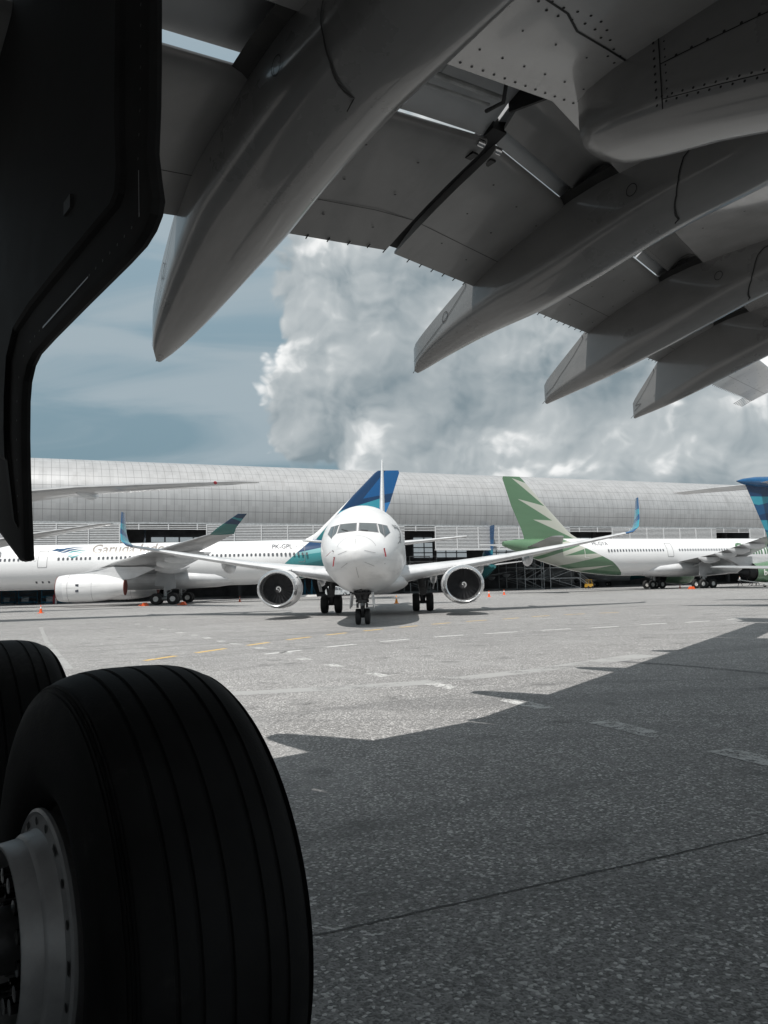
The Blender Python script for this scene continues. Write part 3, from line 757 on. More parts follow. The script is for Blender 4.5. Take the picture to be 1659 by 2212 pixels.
def narrowbody(name, label, nose, ang, finm, wlm, group=None, detail=False, engm=None, fusm=None):
    root = empty(name, (nose[0], nose[1], 0), ang); tag(root, label, 'airliner', group)
    f, bv = fuselage(T737, fusm or M['white'], root, n=48)
    Zw = lambda y: 1.95+.135*y+.0018*y*y
    st = [(1.2, Zw(1.2), 12.0, 9.0, .13, 0), (2.2, Zw(2.2), 13.2, 7.4, .13, 0), (4.83, Zw(4.83), 15.0, 5.6, .12, 0), (8, Zw(8), 16.95, 4.1, .11, 0), (12, Zw(12), 19.4, 2.9, .11, 0), (16.3, Zw(16.3), 22.0, 1.75, .11, 0)]
    yl, zl = 16.3, Zw(16.3)
    ws = [(yl, zl, 22.0, 1.75, .11, 0), (yl+.6, zl+.14, 22.35, 1.65, .1, R(25)), (yl+1.05, zl+.5, 22.7, 1.5, .09, R(60)), (yl+1.25, zl+1.1, 23.1, 1.25, .085, R(78)), (yl+1.5, zl+2.55, 24.0, .62, .08, R(80))]
    for sd in (-1, 1):
        wing(root, st, sd, M['grey'] if not detail else M['belly'])
        wing(root, ws, sd, wlm, 'winglet')
        for y in (3.6, 6.6, 9.8): canoe(root, 19.0+.12*y, 22.3+.17*y, sd*y, Zw(y)-.18, .5, .62, M['belly'])
        e = nacelle(root, 10.7, sd*4.83, 1.60, 1.11, 4.3, .62, engm or M['white'], M['lip'], sz=.93, lip=.32, swirl=detail)
        pylon(root, [(11.6, 2.5), (13.5, 2.62), (15.4, 2.72), (18.2, 2.55), (15.5, 2.0), (11.8, 2.25)], .42, sd*4.83, M['belly'])
        if detail:
            ch = MB(); a = R(38); yy = sd*4.83-sd*1.08*math.sin(a+.3); zz = 1.6+1.02*math.cos(a+.3)
            ch.loft([[(11.6, yy, zz), (12.5, yy, zz), (12.5, yy+.01, zz)], [(12.15, yy-sd*.26, zz+.22), (12.5, yy-sd*.26, zz+.22), (12.5, yy-sd*.25, zz+.22)]]); ch.build('nacelle_strake', M['white'], e)
        sts = [(.6, 5.0, 34.0, 4.6, .1, 0), (3.5, 5.3, 36.0, 3.0, .1, 0), (7.15, 5.72, 38.4, 1.5, .1, 0)]
        wing(root, sts, sd, M['belly'], 'stabilizer')
    fin(root, [(5.0, 28.0, 9.6, .035), (5.6, 30.6, 7.3, .05), (6.4, 32.5, 5.7, .08), (8.5, 34.2, 4.6, .09), (12.3, 37.3, 2.4, .085), (12.55, 37.7, 1.9, .05)], finm)
    # belly fairing
    rings = []
    for s, w, zb, zt in ((10.5, .5, 1.5, 2.0), (12.5, 1.8, 1.2, 2.5), (16, 2.0, 1.12, 2.6), (20, 1.95, 1.15, 2.5), (22.5, 1.2, 1.35, 2.1), (23.5, .2, 1.5, 1.8)):
        rings.append([(s, w*math.cos(a), (zb+zt)/2+(zt-zb)/2*math.sin(a)) for a in [2*PI*k/24 for k in range(24)]])
    MB().loft(rings).build('belly_fairing', M['white'], root)
    for sd in (-1, 1):
        g = MB(); y = sd*2.86
        g.tube([(19.3, y-sd*.1, 2.2), (19.6, y, .56)], [.24, .16], 14); g.box((19.45, y, 1.25), (.4, .42, .5)); g.tube([(19.3, y+sd*.3, 1.9), (19.55, y+sd*.12, .8)], .06, 8); g.tube([(19.6, y-.35, .565), (19.6, y+.35, .565)], .09, 10)
        g.tube([(19.5, y-sd*.1, 1.7), (19.4, y-sd*1.3, 1.9)], .06, 8); g.tube([(19.75, y, .75), (20.0, y, 1.05), (19.7, y, 1.35)], .05, 8)
        lg = g.build('landing_gear', M['strutd'], root)
        for dy in (-.43, .43): wheel(lg, 19.6, y+dy, .565, .45)
        d = MB(); yy = y+sd*.62
        d.loft([[(19.0, yy, 1.35), (20.2, yy, 1.35), (20.3, yy+sd*.12, 1.95), (18.9, yy+sd*.12, 1.95)], [(19.0, yy+sd*.05, 1.35), (20.2, yy+sd*.05, 1.35), (20.3, yy+sd*.17, 1.95), (18.9, yy+sd*.17, 1.95)]])
        d.build('gear_door', M['white'], root, smooth=0)
    g = MB()
    g.tube([(3.9, 0, 1.6), (4.0, 0, .95)], .17, 14); g.tube([(4.0, 0, 1.0), (4.05, 0, .345)], .10, 14)
    for q in (-1, 1): g.tube([(3.9, q*.33, 1.45), (3.95, q*.14, .9)], .055, 8); g.box((3.75, q*.2, .82), (.12, .1, .2))
    g.box((3.9, 0, 1.22), (.3, .5, .28)); g.tube([(3.8, 0, .86), (3.62, 0, .62), (3.9, 0, .40)], .05, 8)
    g.tube([(4.05, -.26, .343), (4.05, .26, .343)], .055, 10); g.tube([(3.95, 0, .95), (3.7, 0, .75), (3.95, 0, .5)], .035, 8)
    g.box((3.85, 0, .98), (.22, .38, .16)); g.tube([(3.9, -.28, 1.0), (3.9, .28, 1.0)], .06, 8)
    g.tube([(3.95, 0, 1.05), (2.9, 0, 1.5)], .05, 8)
    lg = g.build('landing_gear', M['strutd'], root)
    for dy in (-.20, .20): wheel(lg, 4.05, dy, .343, .23)
    return root, bv
def fin_plain(name, c1, c2): return livery(name, c1, [(c2, [(-.25, -1, .25*37+8.6)]), (CYAN, [(-.4, 1, .4*36-9.2), (.3, -1, -.3*36+9.6)])])
wl737 = livery('blue_winglet', (.004, .075, .20), [(CYAN, [(-.3, -1, .3*23+5.6), (.3, 1, -.3*23-4.85)]), (PTEAL, [(0, -1, 4.6)]), (CYAN, [(.4, 1, -.4*23-6.1), (0, -1, 6.35)])])
wl737b = livery('teal_winglet', (.02, .23, .30), [((.004, .07, .19), [(0, 1, -5.6)]), (PTEAL, [(.3, 1, -.3*23-4.4), (-.3, -1, .3*23+4.8)])])
b737, bv = narrowbody('narrowbody_airliner', 'white narrow body airliner facing the camera nose on, red covers hanging from its probes', (-1.13, 29.9), R(90-1.64), mat('white_fin', (.66, .67, .68), .3, coat=.5), wl737, group='airliners on the apron', detail=True)
def on_nose(y, z, off=.008):
    h = bv.ray_cast(Vector((-3, y, z)), Vector((1, 0, 0)))
    return None if h[0] is None else h[0]+h[1]*(off if h[1].x < 0 else -off)
def nose_patch(name, poly, mt, off=.01, k=5):
    """quad (y,z corners) laid on the nose skin"""
    a, b, c, d = [Vector(p) for p in poly]; g = MB(); rows_ = []
    for i in range(k+1):
        u = i/k; r = []
        for j in range(k+1):
            v = j/k; p = (a*(1-u)+b*u)*(1-v)+(d*(1-u)+c*u)*v
            q = on_nose(p.x, p.y, off)
            r.append(q)
        rows_.append(r)
    if any(q is None for r in rows_ for q in r): return None
    g.loft(rows_, closed=False)
    return g.build(name, mt, b737)
SB = MB()
for q in (-1, 1):
    nose_patch('windshield', [(q*.07, 4.19), (q*.72, 4.165), (q*.80, 3.80), (q*.07, 3.86)], M['glass'], .012)
    nose_patch('windshield', [(q*.80, 4.15), (q*.96, 4.13), (q*1.04, 3.64), (q*.88, 3.79)], M['glass'], .012)
    nose_patch('windshield', [(q*1.0, 4.12), (q*1.14, 4.09), (q*1.27, 3.80), (q*1.07, 3.60)], M['glass'], .012)
    nose_patch('windshield_frame', [(q*.03, 4.215), (q*.76, 4.19), (q*.845, 3.765), (q*.03, 3.83)], M['line'], .006)
    nose_patch('windshield_frame', [(q*.775, 4.175), (q*1.17, 4.115), (q*1.30, 3.80), (q*1.075, 3.555)], M['line'], .004)
def nose_line(name, p0, p1, w, mt, k=8, off=.012):
    d = (Vector(p1)-Vector(p0)); n = Vector((-d.y, d.x)).normalized()*w; rings = []
    for i in range(k+1):
        p = Vector(p0)+d*i/k; a = on_nose(p.x+n.x, p.y+n.y, off); b = on_nose(p.x-n.x, p.y-n.y, off)
        if a is None or b is None: return
        rings.append([a, b])
    MB().loft(rings, closed=False).build(name, mt, b737)
for y0, z0, y1, z1 in ((0, 3.50, 0, 3.22), (-.33, 2.98, -.70, 2.87), (.33, 2.99, .74, 2.90), (-.32, 2.53, -.60, 2.36), (.33, 2.55, .68, 2.40), (0.0, 2.38, .05, 1.98)):
    nose_line('lightning_strip', (-y0, z0), (-y1, z1), .006, M['line'])
for q in (-1, 1):
    nose_line('wiper', (q*.40-.02, 3.835), (q*.40+.26, 3.93 if q > 0 else 3.86), .012, M['black'], off=.03)
# radome joint
rp = [(.80*math.cos(a), 2.95+.66*math.sin(a)) for a in [R(20+140*k/18) for k in range(19)]]
for a, b in zip(rp[:-1], rp[1:]): pass
g = MB(); ring = []
for y, z in rp:
    a, b = on_nose(y, z, .006), on_nose(y*1.008, z+.008, .006)
    if a and b: ring.append([a, b])
g.loft(ring, closed=False); g.build('radome_joint', M['line'], b737)
# probes with red covers
for y, z, dy, dz in ((-.92, 3.02, -.30, -.20), (-.86, 2.76, -.06, -.34), (1.06, 3.08, .07, -.31)):
    y, dy = -y, -dy
    p = on_nose(y, z, .0)
    g = MB(); g.tube([p, p+Vector((-.10, .03*(1 if y > 0 else -1), .02))], .018, 8); pr = g.build('probe', M['black'], b737)
    g = MB(); e0 = p+Vector((-.10, 0, .02)); rings = []
    for k in range(6):
        c = e0+Vector((-.02+.01*k, dy*k/5, dz*k/5+.02*math.sin(k)))
        rings.append([c+Vector((0, -.024, .01)), c+Vector((.0, .024, -.01))])
    g.loft(rings, closed=False); g.build('probe_cover', M['red'], pr, fix=False)
for y, z in ((-1.08, 2.50), (-1.55, 2.30)):
    p = on_nose(y, z, .0); g = MB(); g.tube([p, p+Vector((-.06, .05, 0)), p+Vector((-.02, .12, -.03))], .015, 8); g.build('probe', M['black'], b737)
for sd in (-1, 1): outline(b737, T737, 5.35, 3.25, .86, 1.83, sd, t=.035, r=.12)
for sd in (-1, 1): cabin_windows(b737, T737, [7.2+.508*i for i in range(48)], 3.75, sd, .25, .36)
# nose gear bay, gear doors and lamp
MB().box((4.0, 0, 1.335), (1.9, .74, .07)).build('gear_bay', M['black'], b737)
for q in (-1, 1):
    g = MB(); y = q*.42
    pts = [(3.15, 1.36), (4.9, 1.36), (4.85, .80), (3.5, .70), (3.2, .85)]
    g.loft([[(a, y+q*.10*(1.36-b), b) for a, b in pts], [(a, y+q*(.10*(1.36-b)+.035), b) for a, b in pts]]); g.build('gear_door', M['white'], b737, smooth=0)
MB().lathe([(0, .07), (.03, .075), (.05, .001)], (3.72, 0, .86), (-1, 0, 0), 14).build('taxi_lamp', M['glass'], b737)
# alliance roundel and script beside the cockpit window
nb_tab = T737
g = MB(); rings = []
for k in range(13):
    a = R(-70+15*k)
    y, z = -1.52-.17*math.cos(a), 3.72+.36*math.sin(a)
    p, q = on_nose(y, z, .01), on_nose(-1.52-.19*math.cos(a), 3.72+.39*math.sin(a), .01)
    if p and q: rings.append([p, q])
g.loft(rings, closed=False); g.build('emblem', M['letter_dark'], b737, fix=False)
fus_text(b737, T737, 'SKYTEAM', .28, 3.35, 4.02, -1, M['letter_dark'])
fus_text(b737, T737, 'sf', .62, 3.5, 3.42, -1, M['letter_dark'], bold=-.004)

# ---- regional jet with a T tail at the right edge
def regional_jet():
    phi = R(25); L = 36.2; aft = Vector((-math.cos(phi), -math.sin(phi), 0))
    ref = Vector((19.2, 40.4, 0)); nose = ref-aft*(L-2.0+.1)
    root = empty('regional_jet', nose, phi+PI)
    tag(root, 'blue T tailed jet at the right edge, white tailplane on top of its fin', 'airliner', 'airliners on the apron')
    tab = [(0, 1.95, 2.0, .02), (.4, 1.6, 2.4, .5), (1.5, 1.3, 3.0, 1.0), (3, 1.15, 3.75, 1.3), (4.5, 1.1, 3.8, 1.35), (L-11, 1.1, 3.8, 1.35), (L-6, 1.75, 3.85, 1.05), (L-4.6, 2.55, 3.7, .55), (L-3.3, 2.85, 3.5, .32)]
    fl = livery('blue_jet_fuselage', (.74, .745, .75), [(NAVY, [(1, .4, -(L-16))]), (TEAL, [(1, .4, -(L-13)), (0, -1, 2.75)])])
    fuselage(tab, fl, root, n=28)
    MB().lathe([(L-3.35, .33), (L-2.8, .26), (L-2.72, .2), (L-2.72, .01)], (0, 0, 3.17), (1, 0, 0), 20).build('tail_cone', M['navy'], root)
    fm = livery('banded_blue_fin', (.003, .055, .14), [(NAVY, [(0, 1, -5.72)]), (CYAN, [(0, -1, 5.72), (-.20, 1, .20*(L-2)-5.28)]), ((.003, .07, .18), [(-.20, -1, .20*(L-2)+5.28)]),
        (NAVY, [(-.22, -1, .22*(L-2)+4.75), (0, 1, -4.5)]), (CYAN, [(0, -1, 4.5), (-.22, 1, .22*(L-2)-4.1)]), (TEAL, [(0, -1, 3.9)])])
    fin(root, [(3.2, L-9.6, 6.9, .09), (4.0, L-8.4, 6.0, .10), (6.3, L-5.3, 4.1, .10), (6.45, L-5.2, 3.9, .10)], fm)
    MB().lathe([(-.1, .02), (.4, .22), (1.4, .36), (2.8, .37), (4.0, .30), (4.9, .16), (5.3, .03)], (L-5.9, 0, 6.48), (1, 0, 0), 20, sz=.9).build('tail_bullet', mat('bullet_blue', (.004, .085, .22), .25, coat=.7), root)
    for sd in (-1, 1):
        wing(root, [(0, 6.42, L-5.0, 2.9, .11, 0), (2, 6.42, L-3.6, 2.3, .11, 0), (4.5, 6.40, L-2.0, 1.3, .10, 0)], sd, M['white'], 'stabilizer')
        nacelle(root, L-12, sd*2.1, 3.35, .78, 3.6, .5, livery('jet_nacelle_paint', (.05, .24, .32), []), M['lip'], lip=.2, swirl=False)
        pylon(root, [(L-11.3, 3.3), (L-10, 3.45), (L-8.4, 3.4), (L-8.4, 3.2), (L-11.3, 3.15)], 2.0, sd*1.5, M['blue'])
        wing(root, [(1, 1.75, 17.2, 5.6, .12, 0), (5, 1.95, 19.3, 3.3, .11, 0), (12.4, 2.35, 22.9, 1.5, .10, 0)], sd, M['grey'])
        g = MB(); g.tube([(21, sd*2.0, 1.8), (21, sd*2.0, .45)], .1, 8); lg = g.build('landing_gear', M['strut'], root)
        for dy in (-.22, .22): wheel(lg, 21, sd*2.0+dy, .45, .26, 16)
    g = MB(); g.tube([(3, 0, 1.3), (3, 0, .25)], .08, 8); lg = g.build('landing_gear', M['strut'], root)
    for dy in (-.15, .15): wheel(lg, 3, dy, .23, .15, 16)
regional_jet()

# ---- jet beyond the black gear door: one raked wing and a tailplane reach into view
def left_jet():
    root = empty('parked_jet', (-40.5, 52-28.0, 0), R(88)); tag(root, 'white jet parked off to the left, only its raked wing and tailplane in view', 'airliner', 'airliners on the apron')
    L = 55.0
    tab = [(0, 3.3, 3.4, .03), (.5, 2.6, 4.3, .8), (2, 1.9, 5.7, 1.8), (4, 1.7, 6.5, 2.3), (7, 1.6, 6.6, 2.45), (L-20, 1.6, 6.6, 2.45), (L-9, 2.9, 6.6, 1.8), (L-2, 4.9, 6.3, .6), (L, 5.4, 6.0, .1)]
    fuselage(tab, M['white'], root, n=32)
    for sd in (-1, 1):
        # underside grey wing, raked tip
        wing(root, [(1.5, 4.1, 13.6, 10.5, .12, 0), (6, 5.2, 16.4, 8.2, .11, 0), (14, 7.2, 21.0, 5.0, .10, 0), (21, 8.05, 24.2, 3.6, .10, 0), (27.5, 8.55, 27.4, 2.3, .10, 0), (29.8, 8.75, 28.8, 1.4, .09, 0), (31, 8.82, 30.0, .5, .09, 0)], sd, M['grey'])
        MB().lathe([(-.3, .02), (-.1, .10), (.1, .10), (.3, .02)], (27.9, sd*28.6, 8.58), (1, 0, 0), 12).build('navigation_lamp', M['red'], root)
        wing(root, [(.5, 6.0, L-9.0, 6.0, .1, 0), (5, 7.0, L-6.6, 4.3, .1, 0), (11.4, 8.2, L-3.4, 2.1, .1, 0), (12.1, 8.3, L-2.6, 1.0, .1, 0)], sd, M['grey'], 'stabilizer')
        e = nacelle(root, 13.5, sd*8.0, 2.5, 1.6, 5.4, .9, M['white'], M['lip'], lip=.4, swirl=False)
        pylon(root, [(14.5, 3.9), (18, 4.4), (22, 4.5), (19, 3.3), (14.6, 3.6)], .6, sd*8.0, M['belly'])
        for y in (20.6, ): canoe(root, 25.2, 28.6, sd*y, 7.95, .4, .35, M['belly'])
        g = MB(); g.tube([(27, sd*4.5, 4.0), (27, sd*4.5, .6)], .17, 10); lg = g.build('landing_gear', M['strut'], root)
        for dx in (-.7, .7):
            for dy in (-.5, .5): wheel(lg, 27+dx, sd*4.5+dy, .6, .42, 18)
    fin(root, [(6.2, L-13, 10, .05), (7.2, L-10.5, 7.6, .08), (14.0, L-3.9, 3.2, .09)], M['navy'])
    g = MB(); g.tube([(5, 0, 2.2), (5, 0, .5)], .12, 8); lg = g.build('landing_gear', M['strut'], root)
    for dy in (-.3, .3): wheel(lg, 5, dy, .48, .3, 18)
left_jet()

# ------------------------------------------------------------------ the hangar
HANG = R(24.0); HC = Vector((-52.8, 118.0, 0)); HD = Vector((math.cos(HANG), math.sin(HANG), 0)); HN = Vector((-math.sin(HANG), math.cos(HANG), 0))
def hangar():
    # local axes: x along the front, y into the building, z up
    root = empty('hangar', HC, HANG); tag(root, 'long silver hangar with a bulging panelled metal roof front and dark open bays', 'hangar')
    x0, x1 = -75.0, 205.0
    ZB, ZT = 12.75, 23.5
    mt, t, bs = new_mat('hangar_metal_panels')
    tc = t.node('ShaderNodeTexCoord'); ox, oy, oz = t.sep(tc.outputs['Object']); uv = t.node('ShaderNodeUVMap').outputs[0]; ux, uy, _ = t.sep(uv)
    def gl(v, period, w): return t.ramp(t.math('PINGPONG', v, period/2), w, w*.4)
    vx = gl(ux, 1.22, .035); vy = gl(uy, 1.9, .05)
    ln = t.math('MAXIMUM', vx, vy)
    cid = t.comb(t.math('FLOOR', t.math('DIVIDE', t.math('ADD', ux, .61), 1.22)), t.math('FLOOR', t.math('DIVIDE', t.math('ADD', uy, .95), 1.9)), 0)
    wn = t.node('ShaderNodeTexWhiteNoise'); t.l.new(cid, wn.inputs['Vector'])
    c = t.mix(wn.outputs['Value'], (.40, .405, .41, 1), (.455, .46, .465, 1))
    dn = t.noise(t.vmath('MULTIPLY', tc.outputs['Object'], (.6, .6, .07)), 1.0, 5, .65)
    c = t.mix(t.math('MULTIPLY', t.ramp(dn, .5, .8), .4), c, (.27, .265, .26, 1))
    c = t.mix(t.math('MULTIPLY', ln, .75), c, (.10, .10, .102, 1))
    t.l.new(c, bs.inputs['Base Color']); bs.inputs['Roughness'].default_value = .42; bs.inputs['Metallic'].default_value = .25
    t.l.new(t.bump(t.math('ADD', t.math('MULTIPLY', ln, -1), t.math('MULTIPLY', wn.outputs['Value'], .25)), .5, .02), bs.inputs['Normal'])
    # bulging profile: arc from the eave to the ridge
    prof = [(0.55, ZB-.1), (.25, ZB+.8), (0, ZB+2.2), (-.1, ZB+3.6), (.15, ZB+5.2), (.9, ZB+6.8), (2.1, ZB+8.2), (3.9, ZB+9.5), (6.2, ZB+10.4), (9.5, ZB+11.0), (16, ZB+11.5), (60, ZB+12.0)]
    L = [0.0]
    for (a, b), (c1, d) in zip(prof[:-1], prof[1:]): L.append(L[-1]+math.hypot(c1-a, d-b))
    me = bpy.data.meshes.new('roof_front'); vs = []; fs = []; uvs = []
    nx = 60
    for i in range(nx+1):
        x = x0+(x1-x0)*i/nx
        for (y, z), l in zip(prof, L): vs.append((x, y, z)); uvs.append((x, l))
    n = len(prof)
    for i in range(nx):
        for j in range(n-1): fs.append((i*n+j, (i+1)*n+j, (i+1)*n+j+1, i*n+j+1))
    me.from_pydata(vs, [], fs); me.materials.append(mt)
    ul = me.uv_layers.new(name='UVMap')
    for lp in me.loops: ul.data[lp.index].uv = uvs[lp.vertex_index]
    for p in me.polygons: p.use_smooth = True
    o = bpy.data.objects.new('roof_front', me); COL.objects.link(o); o.parent = root
    MB().box(((x0+x1)/2, .75, ZB-.25), (x1-x0, .6, .3)).build('eave_beam', M['equip_grey'], root, smooth=0)
    # louvre band between eave and door head, with open stretches
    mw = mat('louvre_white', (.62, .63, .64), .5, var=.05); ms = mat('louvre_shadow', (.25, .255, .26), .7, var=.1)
    ZL = 8.05
    gaps = [(13.0, 26.0), (62.0, 68.3), (99.0, 109.6), (138.7, 148.9)]
    edges = [x0]+[e for g_ in gaps for e in g_]+[x1]
    for a, b in zip(edges[0::2], edges[1::2]):
        g = MB(); z = ZL+.08
        while z < ZB-.45:
            g.loft([[(a, .42, z+.02), (a, .42, z+.15), (a, .62, z+.21), (a, .62, z+.06)], [(b, .42, z+.02), (b, .42, z+.15), (b, .62, z+.21), (b, .62, z+.06)]]); z += .27
        lv = g.build('louvre', mw, root, smooth=0)
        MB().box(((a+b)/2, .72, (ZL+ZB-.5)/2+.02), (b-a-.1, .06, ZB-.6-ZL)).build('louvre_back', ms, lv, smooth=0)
        MB().box(((a+b)/2, .55, ZL-.06), (b-a, .5, .24)).build('door_head', mw, lv, smooth=0)
        x = a
        p = MB()
        while x <= b+.1: p.box((min(x, b-.05), .36, (ZL+ZB-.4)/2), (.16, .1, ZB-.4-ZL)); x += 4.6
        p.build('mullion', mw, lv, smooth=0)
    for a, b in gaps:
        g = MB()
        for z in (ZB-.62, ZB-.9, ZB-1.18): g.box(((a+b)/2, .5, z), (b-a, .12, .12))
        x = a+2.3
        while x < b: g.box((x, .44, ZB-.85), (.16, .1, .9)); x += 4.6
        g.build('louvre', mw, root, smooth=0)
    # dark interior: back wall, side walls, ceiling, columns, glazing strip
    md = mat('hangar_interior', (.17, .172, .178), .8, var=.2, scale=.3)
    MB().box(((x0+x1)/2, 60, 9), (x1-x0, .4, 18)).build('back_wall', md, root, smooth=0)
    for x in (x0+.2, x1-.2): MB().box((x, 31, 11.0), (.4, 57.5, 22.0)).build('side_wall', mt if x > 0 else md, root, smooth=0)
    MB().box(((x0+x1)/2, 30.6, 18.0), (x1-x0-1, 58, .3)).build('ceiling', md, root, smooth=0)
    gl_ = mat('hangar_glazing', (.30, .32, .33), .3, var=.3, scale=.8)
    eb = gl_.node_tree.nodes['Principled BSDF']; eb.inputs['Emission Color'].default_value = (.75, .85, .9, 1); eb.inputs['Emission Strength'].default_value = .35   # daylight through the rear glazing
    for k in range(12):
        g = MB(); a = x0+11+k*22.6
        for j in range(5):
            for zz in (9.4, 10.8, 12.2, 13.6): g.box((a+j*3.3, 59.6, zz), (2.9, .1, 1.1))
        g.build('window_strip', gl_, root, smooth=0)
    for k in range(13): MB().box((x0+1+k*22.5, 30, 9), (.7, .7, 17.7)).build('column', md, root, smooth=0)
    fl = MB().poly([(x0, .8, .004), (x1, .8, .004), (x1, 59.7, .004), (x0, 59.7, .004)]); fl.build('hangar_floor', mat('hangar_floor_paint', (.26, .26, .265), .35, var=.2), root, smooth=0)
    return root
hangar()
def H(x, y, z=0.0): return HC+HD*x+HN*y+Vector((0, 0, z))

# ---- aircraft in and before the hangar bays
finE = livery('banded_tail', (.004, .085, .22), [((.003, .05, .14), [(.0, 1, -9.8)]), (CYAN, [(.5, 1, -.5*36-8.0), (-.5, -1, .5*36+8.9)]), (CYAN, [(.5, 1, -.5*36-5.9), (-.5, -1, .5*36+6.7)]), (NAVY, [(0, -1, 5.7)])])
fusE = livery('teal_tail_fuselage', (.74, .745, .75), [((.03, .13, .14), [(1.0, -.9, -(29.0-.9*3))])])
th = R(90+15)          # heading into the hangar
e_tail = Vector((1052-829.5, 0, 0))/1700*150
def hang_plane(label, tailxy, aftang, fm, wm, grp):
    L = 38.6; nose = Vector((tailxy[0], tailxy[1], 0))-Vector((math.cos(aftang), math.sin(aftang), 0))*L
    return narrowbody('hangared_jet', label, nose, aftang, fm, wm, group=grp, fusm=fusE)
hang_plane('blue tailed jet nosed into the hangar beside the right engine of the central jet', (20.6, 150.0), R(-90+15), finE, wl737b, 'aircraft in the hangar')
L_ = Vector((math.cos(R(-45)), math.sin(R(-45)), 0))
narrowbody('hangared_jet', 'white jet seen under the belly of the green tailed airliner, facing away left', (41.0, 213.0), R(-47), finE, wl737b, group='aircraft in the hangar', fusm=fusE)
finG = livery('swirl_tail', (.006, .12, .36), [(CYAN, [(.3, 1, -.3*36-9.0), (-.3, -1, .3*36+9.8)]), ((.01, .2, .42), [(0, 1, -11.6)])])
narrowbody('hangared_jet', 'jet deep in the hangar, only its dark blue tail above the white fuselage', (-55.4, 174.7), R(-70), finG, wl737b, group='aircraft in the hangar', fusm=fusE)

# ------------------------------------------------------------------ the airliner we stand under
AX = R(37.0)
UX = Vector((-math.sin(AX), math.cos(AX), 0)); VX = Vector((math.cos(AX), math.sin(AX), 0))
OU, OV = 3.42, .15                        # foot of the main gear leg
own = empty('airliner', UX*OU+VX*OV, PI/2+AX)
tag(own, 'huge grey airliner overhead, its wing, flap fairings and tyres filling the near view', 'airliner')
def Lc(u, v, z): return (u-OU, -(v-OV), z)
def z0(v): return 4.95+.12*(v-2.3)
def uLE(v): return -5.6+.62*v
def uTE(v): return 5.6+(.345*(v-4.2) if v > 4.2 else 0)
def uSL(v): return 4.12+(.36*(v-4.3) if v > 4.3 else 0)
def uSK(v): return 3.64 if v < 4.40 else uSL(v)-.52
def zl(u, v):
    d = u-uTE(v); q = (d+1.9)/1.9
    return z0(v)-(.42*q**1.5 if q > 0 else 0)
def thick(v): return max(.28, 1.15-.038*(v+2.5))
VS = [-2.6, -1.5, 0, 1, 2, 3, 3.8, 4.38, 4.42, 5, 6, 7, 8, 9, 10, 11.5, 13, 14.5, 16, 17.5, 19, 21, 23, 24.2]
def wing_box():
    g = MB(); rings = []
    for v in VS:
        a, b = uLE(v), uSK(v); tk = thick(v); r = []
        low = [(0, .30), (.015, .17), (.05, .06), (.12, 0), (.25, -.03), (.45, -.04), (.7, -.02), (.9, 0), (1, 0)]
        for q, dz in low: r.append(Lc(a+(b-a)*q, v, z0(v)+dz*(tk/1.0)))
        up = [(1, .40), (.85, .62), (.6, .9), (.35, 1.0), (.15, .85), (.05, .62), (.012, .44)]
        for q, dz in up: r.append(Lc(a+(b-a)*q, v, z0(v)+dz*tk+(.06 if q == 1 else 0)))
        rings.append(r)
    g.loft(rings)
    # fuel drain and fastener marks: small dark discs just under the skin
    def disc(u, v, r, n=8): g.poly([Lc(u+r*math.cos(2*PI*k/n), v+r*math.sin(2*PI*k/n), zl(u, v)-.004) for k in range(n)], 1)
    g.cur = 1
    for k in range(14):
        v = 3.22+.105*k
        disc(3.585, v, .010)
        if k % 2 == 0: disc(3.42, v+.02, .009)
        if k % 3 == 0: disc(3.15, v+.03, .008)
    for k in range(16):
        v = 3.3+.11*k; u_ = 2.78+.02*k+.05*math.sin(k*.8)
        disc(u_, v, .010); disc(u_+.07, v+.03, .010)
    for v in (6.6, 7.2, 7.8, 8.3, 9.6, 10.4, 11.2):
        for k in range(5): disc(uSK(v)-.3-.5*k, v, .012)
    def row(pts, off, step=.075, r=.0062):
        for a, b in zip(pts[:-1], pts[1:]):
            a, b = Vector(a), Vector(b); l = (b-a).length; d = (b-a)/l; n_ = Vector((-d.y, d.x)); k = int(l/step)
            for i in range(k):
                p = a+d*(i*step)+n_*off; disc(p.x, p.y, r, 6)
    for q in ([(2.3, 5.6), (2.9, 7.4), (3.7, 9.6), (4.9, 12.6)], [(3.4, 6.4), (4.2, 8.6)], [(.5, 5.5), (1.6, 8.6), (3.2, 12.8)], [(4.75, 6.3), (6.9, 12.3)], [(1.5, 6.6), (3.6, 7.2)]):
        row(q, .03); row(q, -.03)
    row([(2.5, 3.3), (2.5, 4.5)], 0, .11); row([(2.0, 3.2), (2.05, 4.4)], 0, .11); row([(3.5, 3.3), (2.0, 3.32)], 0, .12)
    o = g.build('wing', [M['wing'], M['seam']], own, smooth=30)
    # seams between the skin panels
    s = MB()
    def seam(pts, w=.006):
        rings = []
        for i, p in enumerate(pts):
            a = Vector(pts[max(0, i-1)]); b = Vector(pts[min(len(pts)-1, i+1)]); d = (b-a).normalized(); n = Vector((-d.y, d.x))*w
            rings.append([Lc(p[0]+n.x, p[1]+n.y, zl(*p)-.003), Lc(p[0]-n.x, p[1]-n.y, zl(*p)-.003)])
        s.loft(rings, closed=False)
    seam([(2.87, 3.45), (2.9, 3.7), (2.99, 3.9), (3.02, 4.25), (3.06, 4.62)], .008)
    seam([(2.3, 5.6), (2.9, 7.4), (3.7, 9.6), (4.9, 12.6)]); seam([(3.4, 6.4), (4.2, 8.6)])
    seam([(.5, 5.5), (1.6, 8.6), (3.2, 12.8)]); seam([(1.5, 6.6), (3.6, 7.2)])
    s.build('skin_seam', M['seam'], o, smooth=0, fix=False)
    return o
wing_box()
